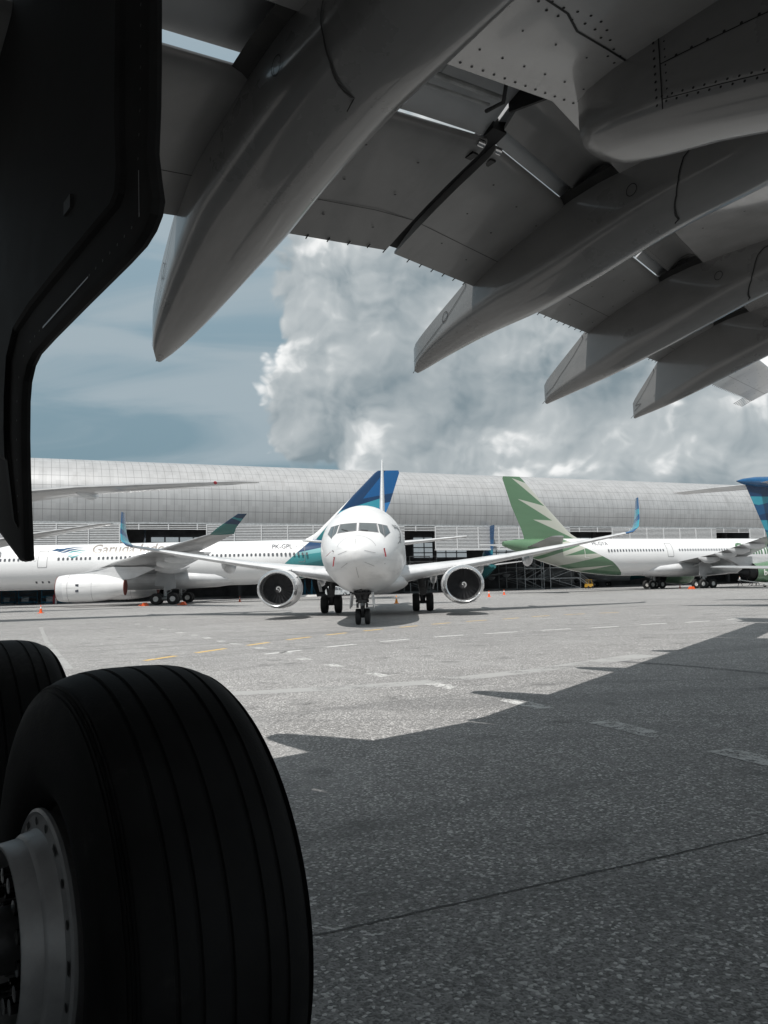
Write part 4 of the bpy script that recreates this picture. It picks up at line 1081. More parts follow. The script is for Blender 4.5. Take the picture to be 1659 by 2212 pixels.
def shroud(va, vb):
    g = MB(); rings = []; k = max(3, int((vb-va)/.6))
    for i in range(k+1):
        v = va+(vb-va)*i/k; a = uSK(v)+.004; b = uSL(v)-.02
        lo = [(q, .012+.15*math.sin(PI*q**.8)**1.0+.015*q) for q in (0, .08, .2, .35, .5, .65, .8, .92, 1)]
        rings.append([Lc(a+(b-a)*q, v, z0(v)+dz) for q, dz in lo]+[Lc(a+(b-a)*q, v, z0(v)+dz+.03+.1*(1-q)) for q, dz in reversed(lo)])
    g.loft(rings); g.build('shroud_panel', M['flap'], own, smooth=35)
for va, vb in ((4.42, 6.0), (6.03, 9.5), (9.53, 13.2), (13.23, 17.4)): shroud(va, vb)
def spoilers():
    for va, vb in ((-2.5, 1.2), (1.25, 2.88), (2.90, 4.38), (4.42, 8.5), (8.55, 12.6), (12.65, 17.4)):
        g = MB(); rings = []
        for v in (va, (va+vb)/2, vb):
            a, b = (3.3 if v < 4.4 else uSL(v)-.85), uSL(v)+.17
            r = []
            for q, dz in ((0, .42), (.4, .31), (.75, .19), (1, .12 if vb < 2.9 else .055), (1, .155), (.75, .28), (.4, .46), (0, .58)): r.append(Lc(a+(b-a)*q, v, z0(v)+dz))
            rings.append(r)
        g.loft(rings); g.build('spoiler', M['belly'], own, smooth=30)
spoilers()
def flap(va, vb, name, mt):
    g = MB(); rings = []; k = max(3, int((vb-va)/1.2))
    for i in range(k+1):
        v = va+(vb-va)*i/k; a, b = uSL(v)+.13, uTE(v); r = []
        low = [(0, .055), (.008, .03), (.03, .012), (.07, .004), (.15, 0), (.35, 0), (.55, 0), (.75, 0), (.9, 0), (1, 0)]
        for q, dz in low: u = a+(b-a)*q; r.append(Lc(u, v, zl(u, v)+dz))
        for q, dz in ((1, .022), (.8, .07), (.55, .13), (.3, .175), (.15, .17), (.06, .135), (.015, .09)):
            u = a+(b-a)*q; r.append(Lc(u, v, zl(u, v)+dz))
        rings.append(r)
    g.loft(rings); g.cur = 1
    n = 8
    for q in (.22, .5, .8):
        m = int((vb-va)/.55)
        for j in range(m):
            v = va+.3+j*.55+q*.2; a, b = uSL(v)+.13, uTE(v); u = a+(b-a)*q+.05*((j*7) % 3-1)
            if v > vb-.1: continue
            g.poly([Lc(u+.012*math.cos(2*PI*i/n), v+.012*math.sin(2*PI*i/n), zl(u, v)-.003) for i in range(n)], 1)
    o = g.build(name, [mt, M['seam']], own, smooth=30)
    # riveted hem line near the trailing edge, and its little drain tabs
    s = MB(); rings = []
    for i in range(k*3+1):
        v = va+(vb-va)*i/(k*3); u = uTE(v)-.42
        rings.append([Lc(u, v, zl(u, v)-.002), Lc(u+.007, v, zl(u+.007, v)-.002)])
    s.loft(rings, closed=False)
    s.build('hem_seam', M['seam'], o, smooth=0, fix=False)
    w = MB(); v = va+.25
    while v < vb:
        w.tube([Lc(uTE(v)-.01, v, zl(uTE(v), v)+.005), Lc(uTE(v)+.035, v, zl(uTE(v), v)-.012)], .006, 5); v += .22
    tg = w.build('drain_tabs', M['seam'], o, smooth=0); tg['kind'] = 'stuff'
    return o
fl_in = flap(-2.5, 4.36, 'inboard_flap', M['flap'])
fl_out = flap(4.50, 17.4, 'outboard_flap', M['flap'])
ail = flap(17.5, 24.0, 'aileron', M['white'])
# dark slot between the flaps with its rubbing strips and rollers
g = MB(); rings = []
for u in (4.2, 4.7, 5.2, 5.62, 5.72):
    va, vb = 4.355, 4.505+.05*(u-4.2)
    rings.append([Lc(u, va, zl(u, 4.4)+.10), Lc(u, vb, zl(u, 4.4)+.10), Lc(u, vb, zl(u, 4.4)+.2), Lc(u, va, zl(u, 4.4)+.2)])
g.loft(rings); g.build('flap_gap_seal', M['dark'], own, smooth=0)
for v in (4.30, 4.55):
    g = MB(); g.lathe([(-.035, .001), (-.035, .032), (.035, .032), (.035, .001)], Lc(4.30+(.06 if v > 4.4 else 0), v, zl(4.3, v)+.04), (0, 1, 0), 16); g.build('flap_roller', M['steel'], own)
    g = MB(); g.box(Lc(4.40+(.05 if v > 4.4 else 0), v, zl(4.4, v)-.005), (.09, .06, .02)); g.build('roller_bracket', M['seam'], own, smooth=0)
# cavity ahead of the inboard flap: spar web, ribs, rods, bracket
g = MB(); g.loft([[Lc(3.655, v, z0(v)+a) for a in (.02, .40)] for v in (-2.5, 4.38)], closed=False); g.build('rear_spar', M['dark'], own, smooth=0)
for v in (3.25, 4.38):
    g = MB(); g.loft([[Lc(3.66, v, z0(v)+.03), Lc(4.05, v, z0(v)+.12), Lc(4.05, v, z0(v)+.2), Lc(3.66, v, z0(v)+.42)], [Lc(3.66, v+.025, z0(v)+.03), Lc(4.05, v+.025, z0(v)+.12), Lc(4.05, v+.025, z0(v)+.2), Lc(3.66, v+.025, z0(v)+.42)]]); g.build('shroud_rib', M['dark'], own, smooth=0)
g = MB(); g.tube([Lc(3.9, 3.0, z0(3)+.12), Lc(3.92, 4.2, z0(4.2)+.11)], .022, 8); g.tube([Lc(3.98, 3.0, z0(3)+.08), Lc(3.99, 4.1, z0(4.1)+.08)], .012, 8); g.build('actuator_rod', M['strut'], own)
g = MB(); g.tube([Lc(3.74, 4.05, z0(4)+.18), Lc(3.86, 4.12, z0(4)+.05), Lc(4.0, 4.08, z0(4)+.04), Lc(4.06, 4.18, z0(4)+.12)], .016, 8); g.build('flap_bracket', M['strutd'], own)
g = MB(); g.loft([[Lc(3.66, 3.5, z0(3.5)+.30), Lc(4.0, 3.5, z0(3.5)+.20)], [Lc(3.66, 3.62, z0(3.6)+.30), Lc(4.0, 3.62, z0(3.6)+.20)]], closed=False); g.build('stiffener', M['fairtip'], own, smooth=0)

def fairing(vt, vf, keel, hw, tipz, tipu, u0, seam_u, tw=.15):
    """boat shaped flap track fairing; keel rows (u, z), running forward from the tip"""
    kt = sorted([(u, z) for u, z in keel])
    def K(u): return interp([(a, b) for a, b in kt], u, 1)
    te = uTE(vt)
    def vc(u): return vf+(vt-vf)*(u-u0)/(tipu-u0)
    def W_(u):
        q = (tipu-u)/1.75
        return hw*(min(1, max(0, q))**.58*(1-tw)+tw) if q < 1 else hw
    def top(u):
        if u < te-.25: return zl(u, vc(u))+.10
        q = (u-(te-.25))/(tipu-(te-.25)); a = zl(te-.25, vc(te))+.10
        return a+(tipz+.30-a)*q**.9 if q < 1 else tipz+.3
    us = [u0, u0+.15, u0+.5]+[u0+.5+(tipu-u0-.5)*k/60 for k in range(1, 61)]
    rings = []
    for u in us:
        w, k, tp, c = W_(u), K(u), top(u), vc(u)
        if u <= u0+.5: k = k+(tp-.02-k)*(1-min(1, max(0, (u-u0)/.5))**.5)
        h = max(.02, tp-k); r = min(w*.85, h*.55)
        sec = [(-w, tp), (-w, tp-h*.25), (-w*1.0, k+r*1.0)]
        for i in range(1, 10):
            a = PI/2*i/10; sec.append((-w+r*1.0*(1-math.cos(a)), k+r-r*math.sin(a)*.82-.0))
        sec.append((0, k+r*.10))
        full = sec+[(-a, b) for a, b in reversed(sec[:-1])]
        rings.append([Lc(u, c+a, b) for a, b in full])
    g = MB(); n = len(rings[0])
    g.loft(rings, mi=0)
    o = g.build('flap_track_fairing', [M['fair']], own, smooth=38)
    # paler tail cone joint, the S shaped joint of the moving part, oval access covers, static wick
    def on_side(u, q, off=.007):
        """point on the near (inboard) side, q = 0 keel .. 1 top"""
        w, k, tp, c = W_(u), K(u), top(u), vc(u); h = tp-k; r = min(w*.85, h*.55); z = k+h*q
        sa = 0
        if z >= k+r: x = -w
        else:
            sa = min(1, (k+r-z)/(r*.82)); x = -w+r*(1-math.sqrt(max(0, 1-sa*sa)))
        return Lc(u, c+x-off*math.sqrt(1-sa*sa), z-off*sa)
    def line(pts, wd, mt, nm):
        rr = []; pts = [(a[0]+(b[0]-a[0])*j/5, a[1]+(b[1]-a[1])*j/5) for a, b in zip(pts[:-1], pts[1:]) for j in range(5)]+[pts[-1]]
        for i, (u, q) in enumerate(pts):
            a = pts[max(0, i-1)]; b = pts[min(len(pts)-1, i+1)]; du, dq = b[0]-a[0], (b[1]-a[1])*max(.2, top(u)-K(u)); l = math.hypot(du, dq) or 1
            nu, nq = -dq/l*wd, du/l*wd/max(.2, top(u)-K(u))
            rr.append([on_side(u+nu, q+nq), on_side(u-nu, q-nq)])
        MB().loft(rr, closed=False).build(nm, mt, o, smooth=0, fix=False)
    su = seam_u
    line([(su-.52+.02*k, .98-.25*min(1, k/3)) for k in range(4)]+[(su-.40, .70), (su-.30, .66), (su-.18, .68), (su-.06, .66), (su+.02, .58), (su+.06, .46), (su+.09, .33), (su+.15, .20), (su+.24, .10), (su+.32, .04)], .006, M['seam'], 'fairing_joint')
    line([(te+.04, 1.0), (te+.02, .90), (te+.25, .76), (te+.55, .60), (tipu-.25, .42), (tipu-.05, .36)], .004, M['seam'], 'cone_joint')
    for uu, q in (((te+.45, .72),) if tipu-te > 1.15 else ())+((su+.55, .52),):
        line([(uu+.055*math.cos(2*PI*k/16), q+.055*math.sin(2*PI*k/16)/max(.25, top(uu)-K(uu))) for k in range(17)], .004, M['seam'], 'access_cover')
    # gap seal: dark recess where the fairing meets flap and wing
    rr = []
    for k in range(12):
        u = su-.6+(te-su+.55)*k/11; c = vc(u)
        rr.append([Lc(u, c-W_(u)-.12*math.sin(PI*k/11)**.5-.004, zl(u, c)-.012), Lc(u, c-W_(u)+.02, zl(u, c)-.035)])
    MB().loft(rr, closed=False).build('fairing_gap', M['seam'], o, smooth=0, fix=False)
    g = MB(); g.box(Lc(su-.50, vc(su)-W_(su)+.006, zl(su, vc(su))-.12), (.07, .03, .22)); g.build('hinge_slot', M['seam'], o, smooth=0)
    g = MB(); g.tube([Lc(tipu-.02, vt, tipz+.10), Lc(tipu+.10, vt+.01, tipz+.02)], .004, 5); g.build('static_wick', M['seam'], o)
    return o
fairing(2.62, 2.63, [(6.86, 3.72), (6.3, 3.84), (5.7, 4.0), (5.05, 4.17), (4.38, 4.33), (3.9, 4.42), (3.15, 4.52), (2.4, 4.62), (1.2, 4.78), (-.4, 4.95)], .405, 3.74, 6.84, -.4, 3.35, .07)
fairing(6.32, 6.40, [(7.62, 4.33), (7.1, 4.42), (6.4, 4.50), (5.7, 4.54), (5.0, 4.64), (4.46, 4.74), (3.85, 4.83), (3.2, 4.88), (2.0, 5.06), (.6, 5.35)], .34, 4.34, 7.60, .6, 3.55)
fairing(9.85, 9.95, [(8.56, 4.54), (8.0, 4.62), (7.35, 4.72), (6.45, 4.90), (5.64, 5.08), (5.0, 5.22), (4.2, 5.34), (3.0, 5.55), (2.0, 5.8)], .31, 4.55, 8.54, 2.0, 4.75)
fairing(13.55, 13.6, [(9.48, 4.87), (8.9, 4.96), (8.3, 5.08), (7.5, 5.28), (6.7, 5.48), (6.0, 5.66), (5.0, 5.9), (4.2, 6.25)], .28, 4.88, 9.46, 4.2, 6.0)
def pylon_fairing():
    rings = []
    for u, w, zb in ((3.66, .04, 5.02), (3.64, .13, 4.93), (3.57, .24, 4.86), (3.42, .32, 4.80), (3.15, .37, 4.74), (2.7, .385, 4.63), (2.2, .39, 4.48), (1.4, .40, 4.22), (.4, .41, 3.9), (-.8, .41, 3.6), (-2.5, .36, 3.5)):
        c = 4.86; tp = z0(c)+.08; h = tp-zb; r = min(w*.75, h*.4)
        sec = [(-w, tp), (-w, zb+r)]+[(-w+r*(1-math.cos(PI/2*i/5)), zb+r-r*math.sin(PI/2*i/5)) for i in range(1, 6)]
        rings.append([Lc(u, c+a, b) for a, b in sec+[(-a, b) for a, b in reversed(sec)]])
    g = MB().loft(rings, mi=0); g.cur = 1; c = 4.86
    def dot(u, z, r=.009): g.poly([Lc(u+r*math.cos(2*PI*k/7), c-w_(u)-.004, z+r*math.sin(2*PI*k/7)) for k in range(7)])
    def w_(u): return interp([(-.8, .41), (.4, .41), (1.4, .40), (2.2, .39), (2.7, .385), (3.15, .37), (3.42, .32), (3.57, .24)], u, 1)
    def zb_(u): return interp([(-.8, 3.6), (.4, 3.9), (1.4, 4.22), (2.2, 4.48), (2.7, 4.63), (3.1, 4.74), (3.32, 4.80)], u, 1)
    for k in range(26):
        u = 2.78-.075*k; dot(u, zb_(u)+.15); dot(u-.03, zb_(u)+.10)
    for k in range(9):
        z = zb_(2.8)+.1+.055*k; dot(2.82, z, .010); dot(2.74, z+.02, .007)
    for k in range(14): dot(2.66-.11*k, zb_(2.66-.11*k)+.40+.02*k, .011)
    for k in range(9): dot(1.75, zb_(1.75)+.18+.06*k)
    o = g.build('engine_pylon', [M['fair'], M['seam']], own, smooth=40)
    s = MB(); rr = [[Lc(2.785, c-w_(2.785)-.003, z), Lc(2.775, c-w_(2.775)-.003, z)] for z in (zb_(2.78)+.06, z0(c)-.02)]; s.loft(rr, closed=False)
    rr = []
    for k in range(10): u = 2.78-.2*k; rr.append([Lc(u, c-w_(u)-.003, zb_(u)+.125), Lc(u, c-w_(u)-.003, zb_(u)+.131)])
    s.loft(rr, closed=False)
    rr = []
    for k in range(10): u = 2.78-.2*k; rr.append([Lc(u, c-w_(u)-.003, zb_(u)+.37+.035*k), Lc(u, c-w_(u)-.003, zb_(u)+.377+.035*k)])
    s.loft(rr, closed=False); s.build('panel_joint', M['seam'], o, smooth=0, fix=False)
    rr = []
    for k in range(14): u = 3.56-.3*k; u = max(u, -.7); rr.append([Lc(u, c-w_(u)-.012, z0(c)-.012), Lc(u, c-w_(u)-.012, z0(c)-.034)])
    MB().loft(rr, closed=False).build('pylon_gap', M['seam'], o, smooth=0, fix=False)
pylon_fairing()
# wing tip and winglet, pale paint catching the sun
rings = []
for v, z, a, ch, cant in ((24.2, z0(24.2)+.15, uLE(24.2), 3.9, 0), (24.7, z0(24.7)+.2, uLE(24.7)+.1, 3.5, R(35)), (25.0, z0(25)+.6, uLE(25)+.6, 2.9, R(64)), (25.7, z0(25.7)+2.4, uLE(25.7)+2.4, 1.4, R(68))):
    rings.append([Lc(a+x*ch, v-math.sin(cant)*n*ch, z+math.cos(cant)*n*ch) for x, n in foil(.1)])
MB().loft(rings).build('winglet', M['white'], own)
for k in range(6):
    v = 22.6+.25*k; g = MB(); g.tube([Lc(uTE(v), v, zl(uTE(v), v)), Lc(uTE(v)+.35, v+.02, zl(uTE(v), v)-.12)], .008, 5); g.build('static_wick', M['seam'], own)

# fuselage above the gear, out of the frame at left
g = MB(); rings = []
for u, w, zc in ((-27, .4, 4.6), (-25, 2.0, 4.8), (-21, 2.82, 5.0), (16, 2.82, 5.0), (25, 1.7, 6.0), (31, .4, 7.0)):
    rings.append([Lc(u, -5.2+w*math.cos(2*PI*k/28), zc+w*math.sin(2*PI*k/28)) for k in range(28)])
g.loft(rings); g.build('fuselage', M['white'], own)

# ---- main landing gear: leg, bogie, four wheels, hanging door
g = MB(); g.tube([Lc(3.3, .05, 5.0), Lc(3.40, .13, 2.2)], .20, 16); g.tube([Lc(3.40, .13, 2.3), Lc(3.42, .15, .8)], .14, 16)
g.tube([Lc(2.43, .15, .705), Lc(4.41, .15, .705)], .15, 14); g.tube([Lc(3.36, .1, 3.2), Lc(3.3, -1.9, 3.9)], .09, 10)
for u in (2.43, 4.41): g.tube([Lc(u, -.75, .705), Lc(u, 1.05, .705)], .085, 12)
g.build('landing_gear_leg', M['strutd'], own)
def big_wheel(u, v, inner):
    """inner = -1 when the brake side faces inboard"""
    RT_, Wd = .705, .264
    c = Lc(u, v, RT_)
    def P(w, r, a): return (c[0]+r*math.cos(a), c[1]+w, c[2]+r*math.sin(a))
    prof = []
    # tread with circumferential grooves, shoulder ribs, bulging sidewall, bead
    ctr = [-.172, -.118, -.060, .0, .060, .118, .172]
    grooves = [-.135, -.080, .0+.01, .085, .140]
    NE = 3.24; RM, RH = .5*(RT_+.30), .5*(RT_-.30)
    def rad(w):
        a = abs(w)/Wd
        return RM+RH*(max(0, 1-a**NE))**(1/NE)
    N = 44
    base = [Wd*math.sin(PI/2*(-1+2*k/N)) for k in range(N+1)]
    pts = []
    for w in base:
        if any(abs(w-gv) < .011 for gv in grooves): continue
        pts.append((w, rad(max(-Wd*.9995, min(Wd*.9995, w)))))
    for gv in grooves:
        pts += [(gv-.0065, rad(gv-.0065)), (gv-.0038, rad(gv)-.007), (gv+.0038, rad(gv)-.007), (gv+.0065, rad(gv+.0065))]
    for sg in (-1, 1):
        for k in range(4):           # fine ribs on the shoulder
            a = sg*(.215+.007*k); pts += [(a-.0022, rad(a)+.0), (a, rad(a)+.0045), (a+.0022, rad(a)+.0)]
    pts.sort(key=lambda p: p[0])
    side = [(Wd*math.cos(f)**(2/NE), RM-RH*math.sin(f)**(2/NE)) for f in [R(q) for q in (2, 6, 12, 20, 30, 42, 54)]]+[(Wd*.78, .288)]
    pts = [(-w, r) for w, r in reversed(side)]+[p for p in pts if abs(p[0]) < Wd*.9995]+side
    n = 120
    rings = [[P(w, r, 2*PI*k/n) for w, r in pts] for k in range(n+1)]
    whl = MB(); s = inner
    # rim: outer flange, stepped barrel, inner drum
    y = -s           # local axis runs opposite to v
    prof = [(y*.195, .292), (y*.232, .314), (y*.246, .324), (y*.256, .324), (y*.262, .316), (y*.256, .308), (y*.262, .270), (y*.270, .266), (y*.296, .262), (y*.304, .256), (y*.308, .252), (y*.352, .248), (y*.360, .242), (y*.360, .234), (y*.10, .228), (y*.10, .10)]
    whl.loft([[P(w, r, 2*PI*k/72) for w, r in prof] for k in range(73)], closed=False)
    prof = [(-y*.195, .302), (-y*.222, .332), (-y*.222, .30), (-y*.12, .26), (-y*.10, .12), (-y*.2, .10), (-y*.2, .001)]
    whl.loft([[P(w, r, 2*PI*k/48) for w, r in prof] for k in range(49)], closed=False)
    # holes and keys round the flange
    h = whl; h.cur = 1
    for k in range(18):
        a = 2*PI*k/18; r = .290
        if k % 3 == 0:
            q = [P(y*.2615, r+dr, a+da) for dr, da in ((-.010, -.06), (.010, -.06), (.010, .06), (-.010, .06))]
            h.poly(q)
        else: h.poly([P(y*.2615, r+.0125*math.cos(2*PI*j/9), a+.0125*math.sin(2*PI*j/9)/r) for j in range(9)])
    wo = whl.build('wheel', [M['alloy'], M['seam']], own, smooth=35)
    ty = MB(); ty.loft(rings, closed=False); ty.build('tyre', M['rubber'], wo, smooth=50)
    # brake: dark housing with a ring of bright pistons
    b = MB(); b.loft([[P(w, r, 2*PI*k/40) for w, r in ((y*.10, .225), (y*.24, .222), (y*.25, .20), (y*.25, .08))] for k in range(41)], closed=False); b.build('brake_housing', M['black'], wo)
    for k in range(14):
        a = 2*PI*k/14+.1; cy = P(y*.25, .165, a)
        p = MB(); p.lathe([(0, .034), (y*.035, .034), (y*.036, .027), (y*.075, .027), (y*.078, .020), (y*.105, .020), (y*.106, .001)], cy, (0, 1, 0), 14)
        p.build('brake_piston', M['piston'], wo)
    return wo
M['piston'] = mat('piston_metal', (.32, .31, .31), .16, metal=1.0, var=.1)
for u in (2.43, 4.41):
    big_wheel(u, .85, -1); big_wheel(u, -.55, 1)
def gear_door():
    V = .869
    out = [(2.30, 4.9), (2.33, 3.9), (2.345, 3.57), (2.345, 3.35), (2.35, 3.20), (2.365, 3.05), (2.34, 2.95), (2.315, 2.87), (2.335, 2.83), (2.385, 2.80), (2.47, 2.78), (2.62, 2.775), (3.10, 2.775), (3.60, 2.772), (3.85, 2.765), (3.96, 2.735), (4.03, 2.67), (4.055, 2.58), (4.05, 2.40), (4.02, 2.20), (3.97, 1.97), (3.93, 1.80), (4.02, 1.80), (4.68, 2.03), (4.9, 2.2), (5.0, 4.9)]
    n = len(out)
    def inset(d):
        r = []
        for i in range(n):
            a, b, c = Vector(out[i-1]), Vector(out[i]), Vector(out[(i+1) % n])
            n1 = Vector((-(b-a).y, (b-a).x)).normalized(); n2 = Vector((-(c-b).y, (c-b).x)).normalized()
            m_ = (n1+n2); m_ = m_.normalized() if m_.length > 1e-6 else n1
            k = d/max(.55, m_.dot(n1)); r.append(b+m_*k)
        return r
    # orientation test
    cen = Vector((3.2, 3.6)); t0 = inset(.05)
    sg = 1 if (t0[14]-cen).length < (Vector(out[14])-cen).length else -1
    fast = []
    ins = inset(sg*.055)
    for i in range(2, 22):
        a, b = ins[i], ins[i+1]; l = (b-a).length; k = int(l/.07)
        fast += [a+(b-a)*j/max(1, k) for j in range(k)]
    rings = [[Lc(u, V+.038, z) for u, z in out], [Lc(u, V+.02, z) for u, z in inset(-sg*.006)], [Lc(u, V-.004, z) for u, z in out], [Lc(u, V-.012, z) for u, z in inset(sg*.02)]]
    g = MB(); g.loft(rings); g.cur = 1
    for p in fast: g.poly([Lc(p.x+.006*math.cos(2*PI*k/7), V-.0135, p.y+.006*math.sin(2*PI*k/7)) for k in range(7)])
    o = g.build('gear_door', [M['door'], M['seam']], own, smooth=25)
    # raised inner pan
    pan = [(2.52, 4.9), (2.54, 3.9), (2.55, 3.55), (2.555, 3.25), (2.535, 3.06), (2.55, 2.98), (2.60, 2.955), (3.30, 2.955), (3.80, 2.952), (4.12, 2.93), (4.27, 2.82), (4.30, 2.62), (4.29, 2.45), (4.25, 2.3), (4.6, 2.38), (4.85, 4.9)]
    def sc(d):
        c = Vector((3.6, 3.7)); return [Vector(p)+(c-Vector(p)).normalized()*d for p in pan]
    rings = [[Lc(u, V-.006, z) for u, z in pan], [Lc(u, V-.030, z) for u, z in sc(.012)], [Lc(u, V-.040, z) for u, z in sc(.03)]]
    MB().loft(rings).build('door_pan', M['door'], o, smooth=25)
    # bright scuffed edge along the lower return, handle recess, round stiffener at left
    g = MB()
    g.box(Lc(3.12, V-.045, 3.17), (.09, .012, .055), mi=0); g.build('latch_recess', M['seam'], o, smooth=0)
    g = MB(); g.lathe([(-.01, .30), (-.03, .29), (-.03, .25), (-.01, .24)], Lc(3.95, V-.04, 3.62), (0, 1, 0), 32); g.build('stiffening_ring', M['door'], o)
    g = MB(); g.loft([[Lc(a, V-.014, b) for a, b in ((4.32, 2.52), (4.4, 2.5), (4.1, 1.98), (4.02, 1.95))], [Lc(a, V-.03, b) for a, b in ((4.33, 2.50), (4.38, 2.48), (4.1, 2.02), (4.04, 1.99))]]); g.build('door_stiffener', M['door'], o, smooth=0)
    g = MB(); g.loft([[Lc(2.405, V-.016, 3.0), Lc(2.409, V-.016, 3.0)], [Lc(2.399, V-.016, 2.84), Lc(2.403, V-.016, 2.84)]], closed=False); g.build('scuff_mark', M['alloy'], o, smooth=0, fix=False)
    g = MB(); g.loft([[Lc(2.95, V-.0155, 2.823), Lc(2.95, V-.0155, 2.829)], [Lc(3.62, V-.0155, 2.815), Lc(3.62, V-.0155, 2.824)]], closed=False); g.build('scuff_mark', M['alloy'], o, smooth=0, fix=False)
gear_door()

# ------------------------------------------------------------------ small things on the apron
def cone(name, p, h, mt, label):
    root = empty(name, (p.x, p.y, 0)); tag(root, label, 'traffic cone', 'traffic cones')
    MB().box((0, 0, .02*h/.7), (.42*h/.7, .42*h/.7, .04*h/.7), taper=.94).build('base', mt, root, smooth=0)
    MB().lathe([(.04*h, .20*h), (.5*h, .115*h), (.96*h, .035*h), (.98*h, .001)], (0, 0, 0), (0, 0, 1), 18).build('cone_body', mt, root)
    MB().lathe([(.56*h, .112*h), (.76*h, .078*h)], (0, 0, 0), (0, 0, 1), 18).build('reflective_band', M['cream'], root)
for x, y, h, mt, lb in ((88, 1324.5, .72, 'orange', 'orange traffic cone on the apron in front of the blue tailed airliner'),
    (518, 1300, .72, 'orange', 'orange cone standing beyond the left wing of the central jet'),
    (856.5, 1303.5, .74, 'amber', 'amber traffic cone just right of the central nose gear'),
    (1056.5, 1289.5, .74, 'orange', 'nearer orange cone beside the right engine of the central jet'),
    (1089, 1285, .72, 'orange', 'farther orange cone of the pair right of the central jet engine'),
    (1469, 1271, .70, 'orange', 'small distant orange cone between the wheels of the green tailed airliner')):
    cone('traffic_cone', gp(x, y), h, M[mt], lb)

def car():
    p = gp(729, 1287.5); p = p.normalized()*1.0*p.length
    root = empty('parked_car', (p.x, p.y, 0), R(4)); tag(root, 'silver people carrier parked behind the central jet, between its gear legs', 'car')
    # side profile, nose to the right (+x)
    prof = [(-2.1, .45), (-2.15, .9), (-2.05, 1.15), (-1.85, 1.62), (-1.5, 1.72), (-.2, 1.74), (.35, 1.62), (1.15, 1.10), (1.85, .95), (2.12, .72), (2.12, .38), (1.9, .28), (-1.9, .28)]
    rings = []
    for y, sc in ((-.84, .94), (-.80, .985), (-.5, 1.0), (.5, 1.0), (.80, .985), (.84, .94)):
        rings.append([(x, y*(1-.14*max(0, (z-1.0))/.75) , .28+(z-.28)*(1 if abs(y) < .8 else sc)) for x, z in prof])
    MB().loft(rings).build('body', M['silver'], root, smooth=35)
    for sd in (-1, 1):
        for poly in ([(-1.75, 1.12), (-1.62, 1.52), (-.85, 1.60), (-.85, 1.10)], [(-.77, 1.10), (-.77, 1.60), (.0, 1.58), (.18, 1.08)], [(.27, 1.08), (.12, 1.55), (.38, 1.46), (.92, 1.10)]):
            MB().poly([(x, sd*(.845-.118*max(0, z-1.0)/.75), z) for x, z in poly]).build('window', M['window'], root, smooth=0)
        for x in (-1.35, 1.32):
            g = MB(); g.lathe([(-.1, .16), (-.11, .29), (-.05, .32), (.05, .32), (.11, .29), (.1, .16)], (x, sd*.78, .32), (0, 1, 0), 22); w = g.build('wheel', M['black'], root)
            MB().lathe([(0, .20), (sd*.02, .17), (sd*.01, .001)], (x, sd*.885, .32), (0, 1, 0), 18).build('rim', M['steel'], w)
        MB().box((1.98, sd*.62, .82), (.22, .30, .16)).build('headlight', M['cream'], root)
        MB().box((.62, sd*.93, 1.12), (.14, .16, .12)).build('mirror', M['silver'], root)
car()

def person(p, label, shirt, pose, face):
    """walking figure as one skinned body, clothing as children"""
    root = empty('person', (p.x, p.y, 0), face); tag(root, label, 'person', 'ground crew walking by the right engine')
    st = .26*pose
    J = [(0, 0, .95), (0, 0, 1.15), (0, .01, 1.38), (0, .02, 1.50), (0, .03, 1.62), (0, .03, 1.70),
         (.19, 0, 1.40), (.25, -st*.7, 1.14), (.25, -st*1.1+.08, .90), (-.19, 0, 1.40), (-.25, st*.7, 1.14), (-.25, st*1.1+.08, .90),
         (.10, 0, .90), (.11, st*.8, .50), (.11, st*1.2-.03, .08), (.11, st*1.2+.16, .04), (-.10, 0, .90), (-.11, -st*.6, .50), (-.11, -st*1.5, .10), (-.11, -st*1.5+.17, .04)]
    E_ = [(0, 1), (1, 2), (2, 3), (3, 4), (4, 5), (2, 6), (6, 7), (7, 8), (2, 9), (9, 10), (10, 11), (0, 12), (12, 13), (13, 14), (14, 15), (0, 16), (16, 17), (17, 18), (18, 19)]
    rd = [.15, .145, .16, .06, .095, .085, .065, .05, .04, .065, .05, .04, .095, .065, .045, .04, .095, .065, .045, .04]
    me = bpy.data.meshes.new('body'); me.from_pydata(J, E_, []); o = bpy.data.objects.new('body', me); COL.objects.link(o)
    md = o.modifiers.new('skin', 'SKIN'); sv = me.skin_vertices[0].data
    for v, r in zip(sv, rd): v.radius = (r, r*.82)
    sv[0].use_root = True
    o.modifiers.new('sub', 'SUBSURF').levels = 1
    dg = bpy.context.evaluated_depsgraph_get(); m2 = bpy.data.meshes.new_from_object(o.evaluated_get(dg)); bpy.data.objects.remove(o)
    m2.name = 'body'
    for mt in (M['skin'], shirt, M['trousers'], M['black']): m2.materials.append(mt)
    for pl in m2.polygons:
        c = pl.center; pl.use_smooth = True
        pl.material_index = 2 if c.z < .95 and abs(c.x) < .2 else 0
        if .95 <= c.z < 1.47: pl.material_index = 1
        if c.z < .10: pl.material_index = 3
        if c.z > 1.66 or (c.z > 1.58 and c.y < .0): pl.material_index = 3
    o = bpy.data.objects.new('body', m2); COL.objects.link(o); o.parent = root
for x, y, sh, ps, fc, lb in ((1599, 1267, 'shirt', .9, R(80), 'person in white shirt and dark trousers walking alone, left of the group'),
    (1621, 1266, 'shirt', -.8, R(100), 'person in white shirt walking, first of the group of three'),
    (1629.5, 1266, 'shirt', 1.0, R(70), 'person in white shirt striding in the middle of the group of three'),
    (1637, 1265.5, 'shirt_violet', -1.0, R(90), 'person in violet shirt walking at the right of the group')):
    person(gp(x, y-1), lb, M[sh], ps, fc)

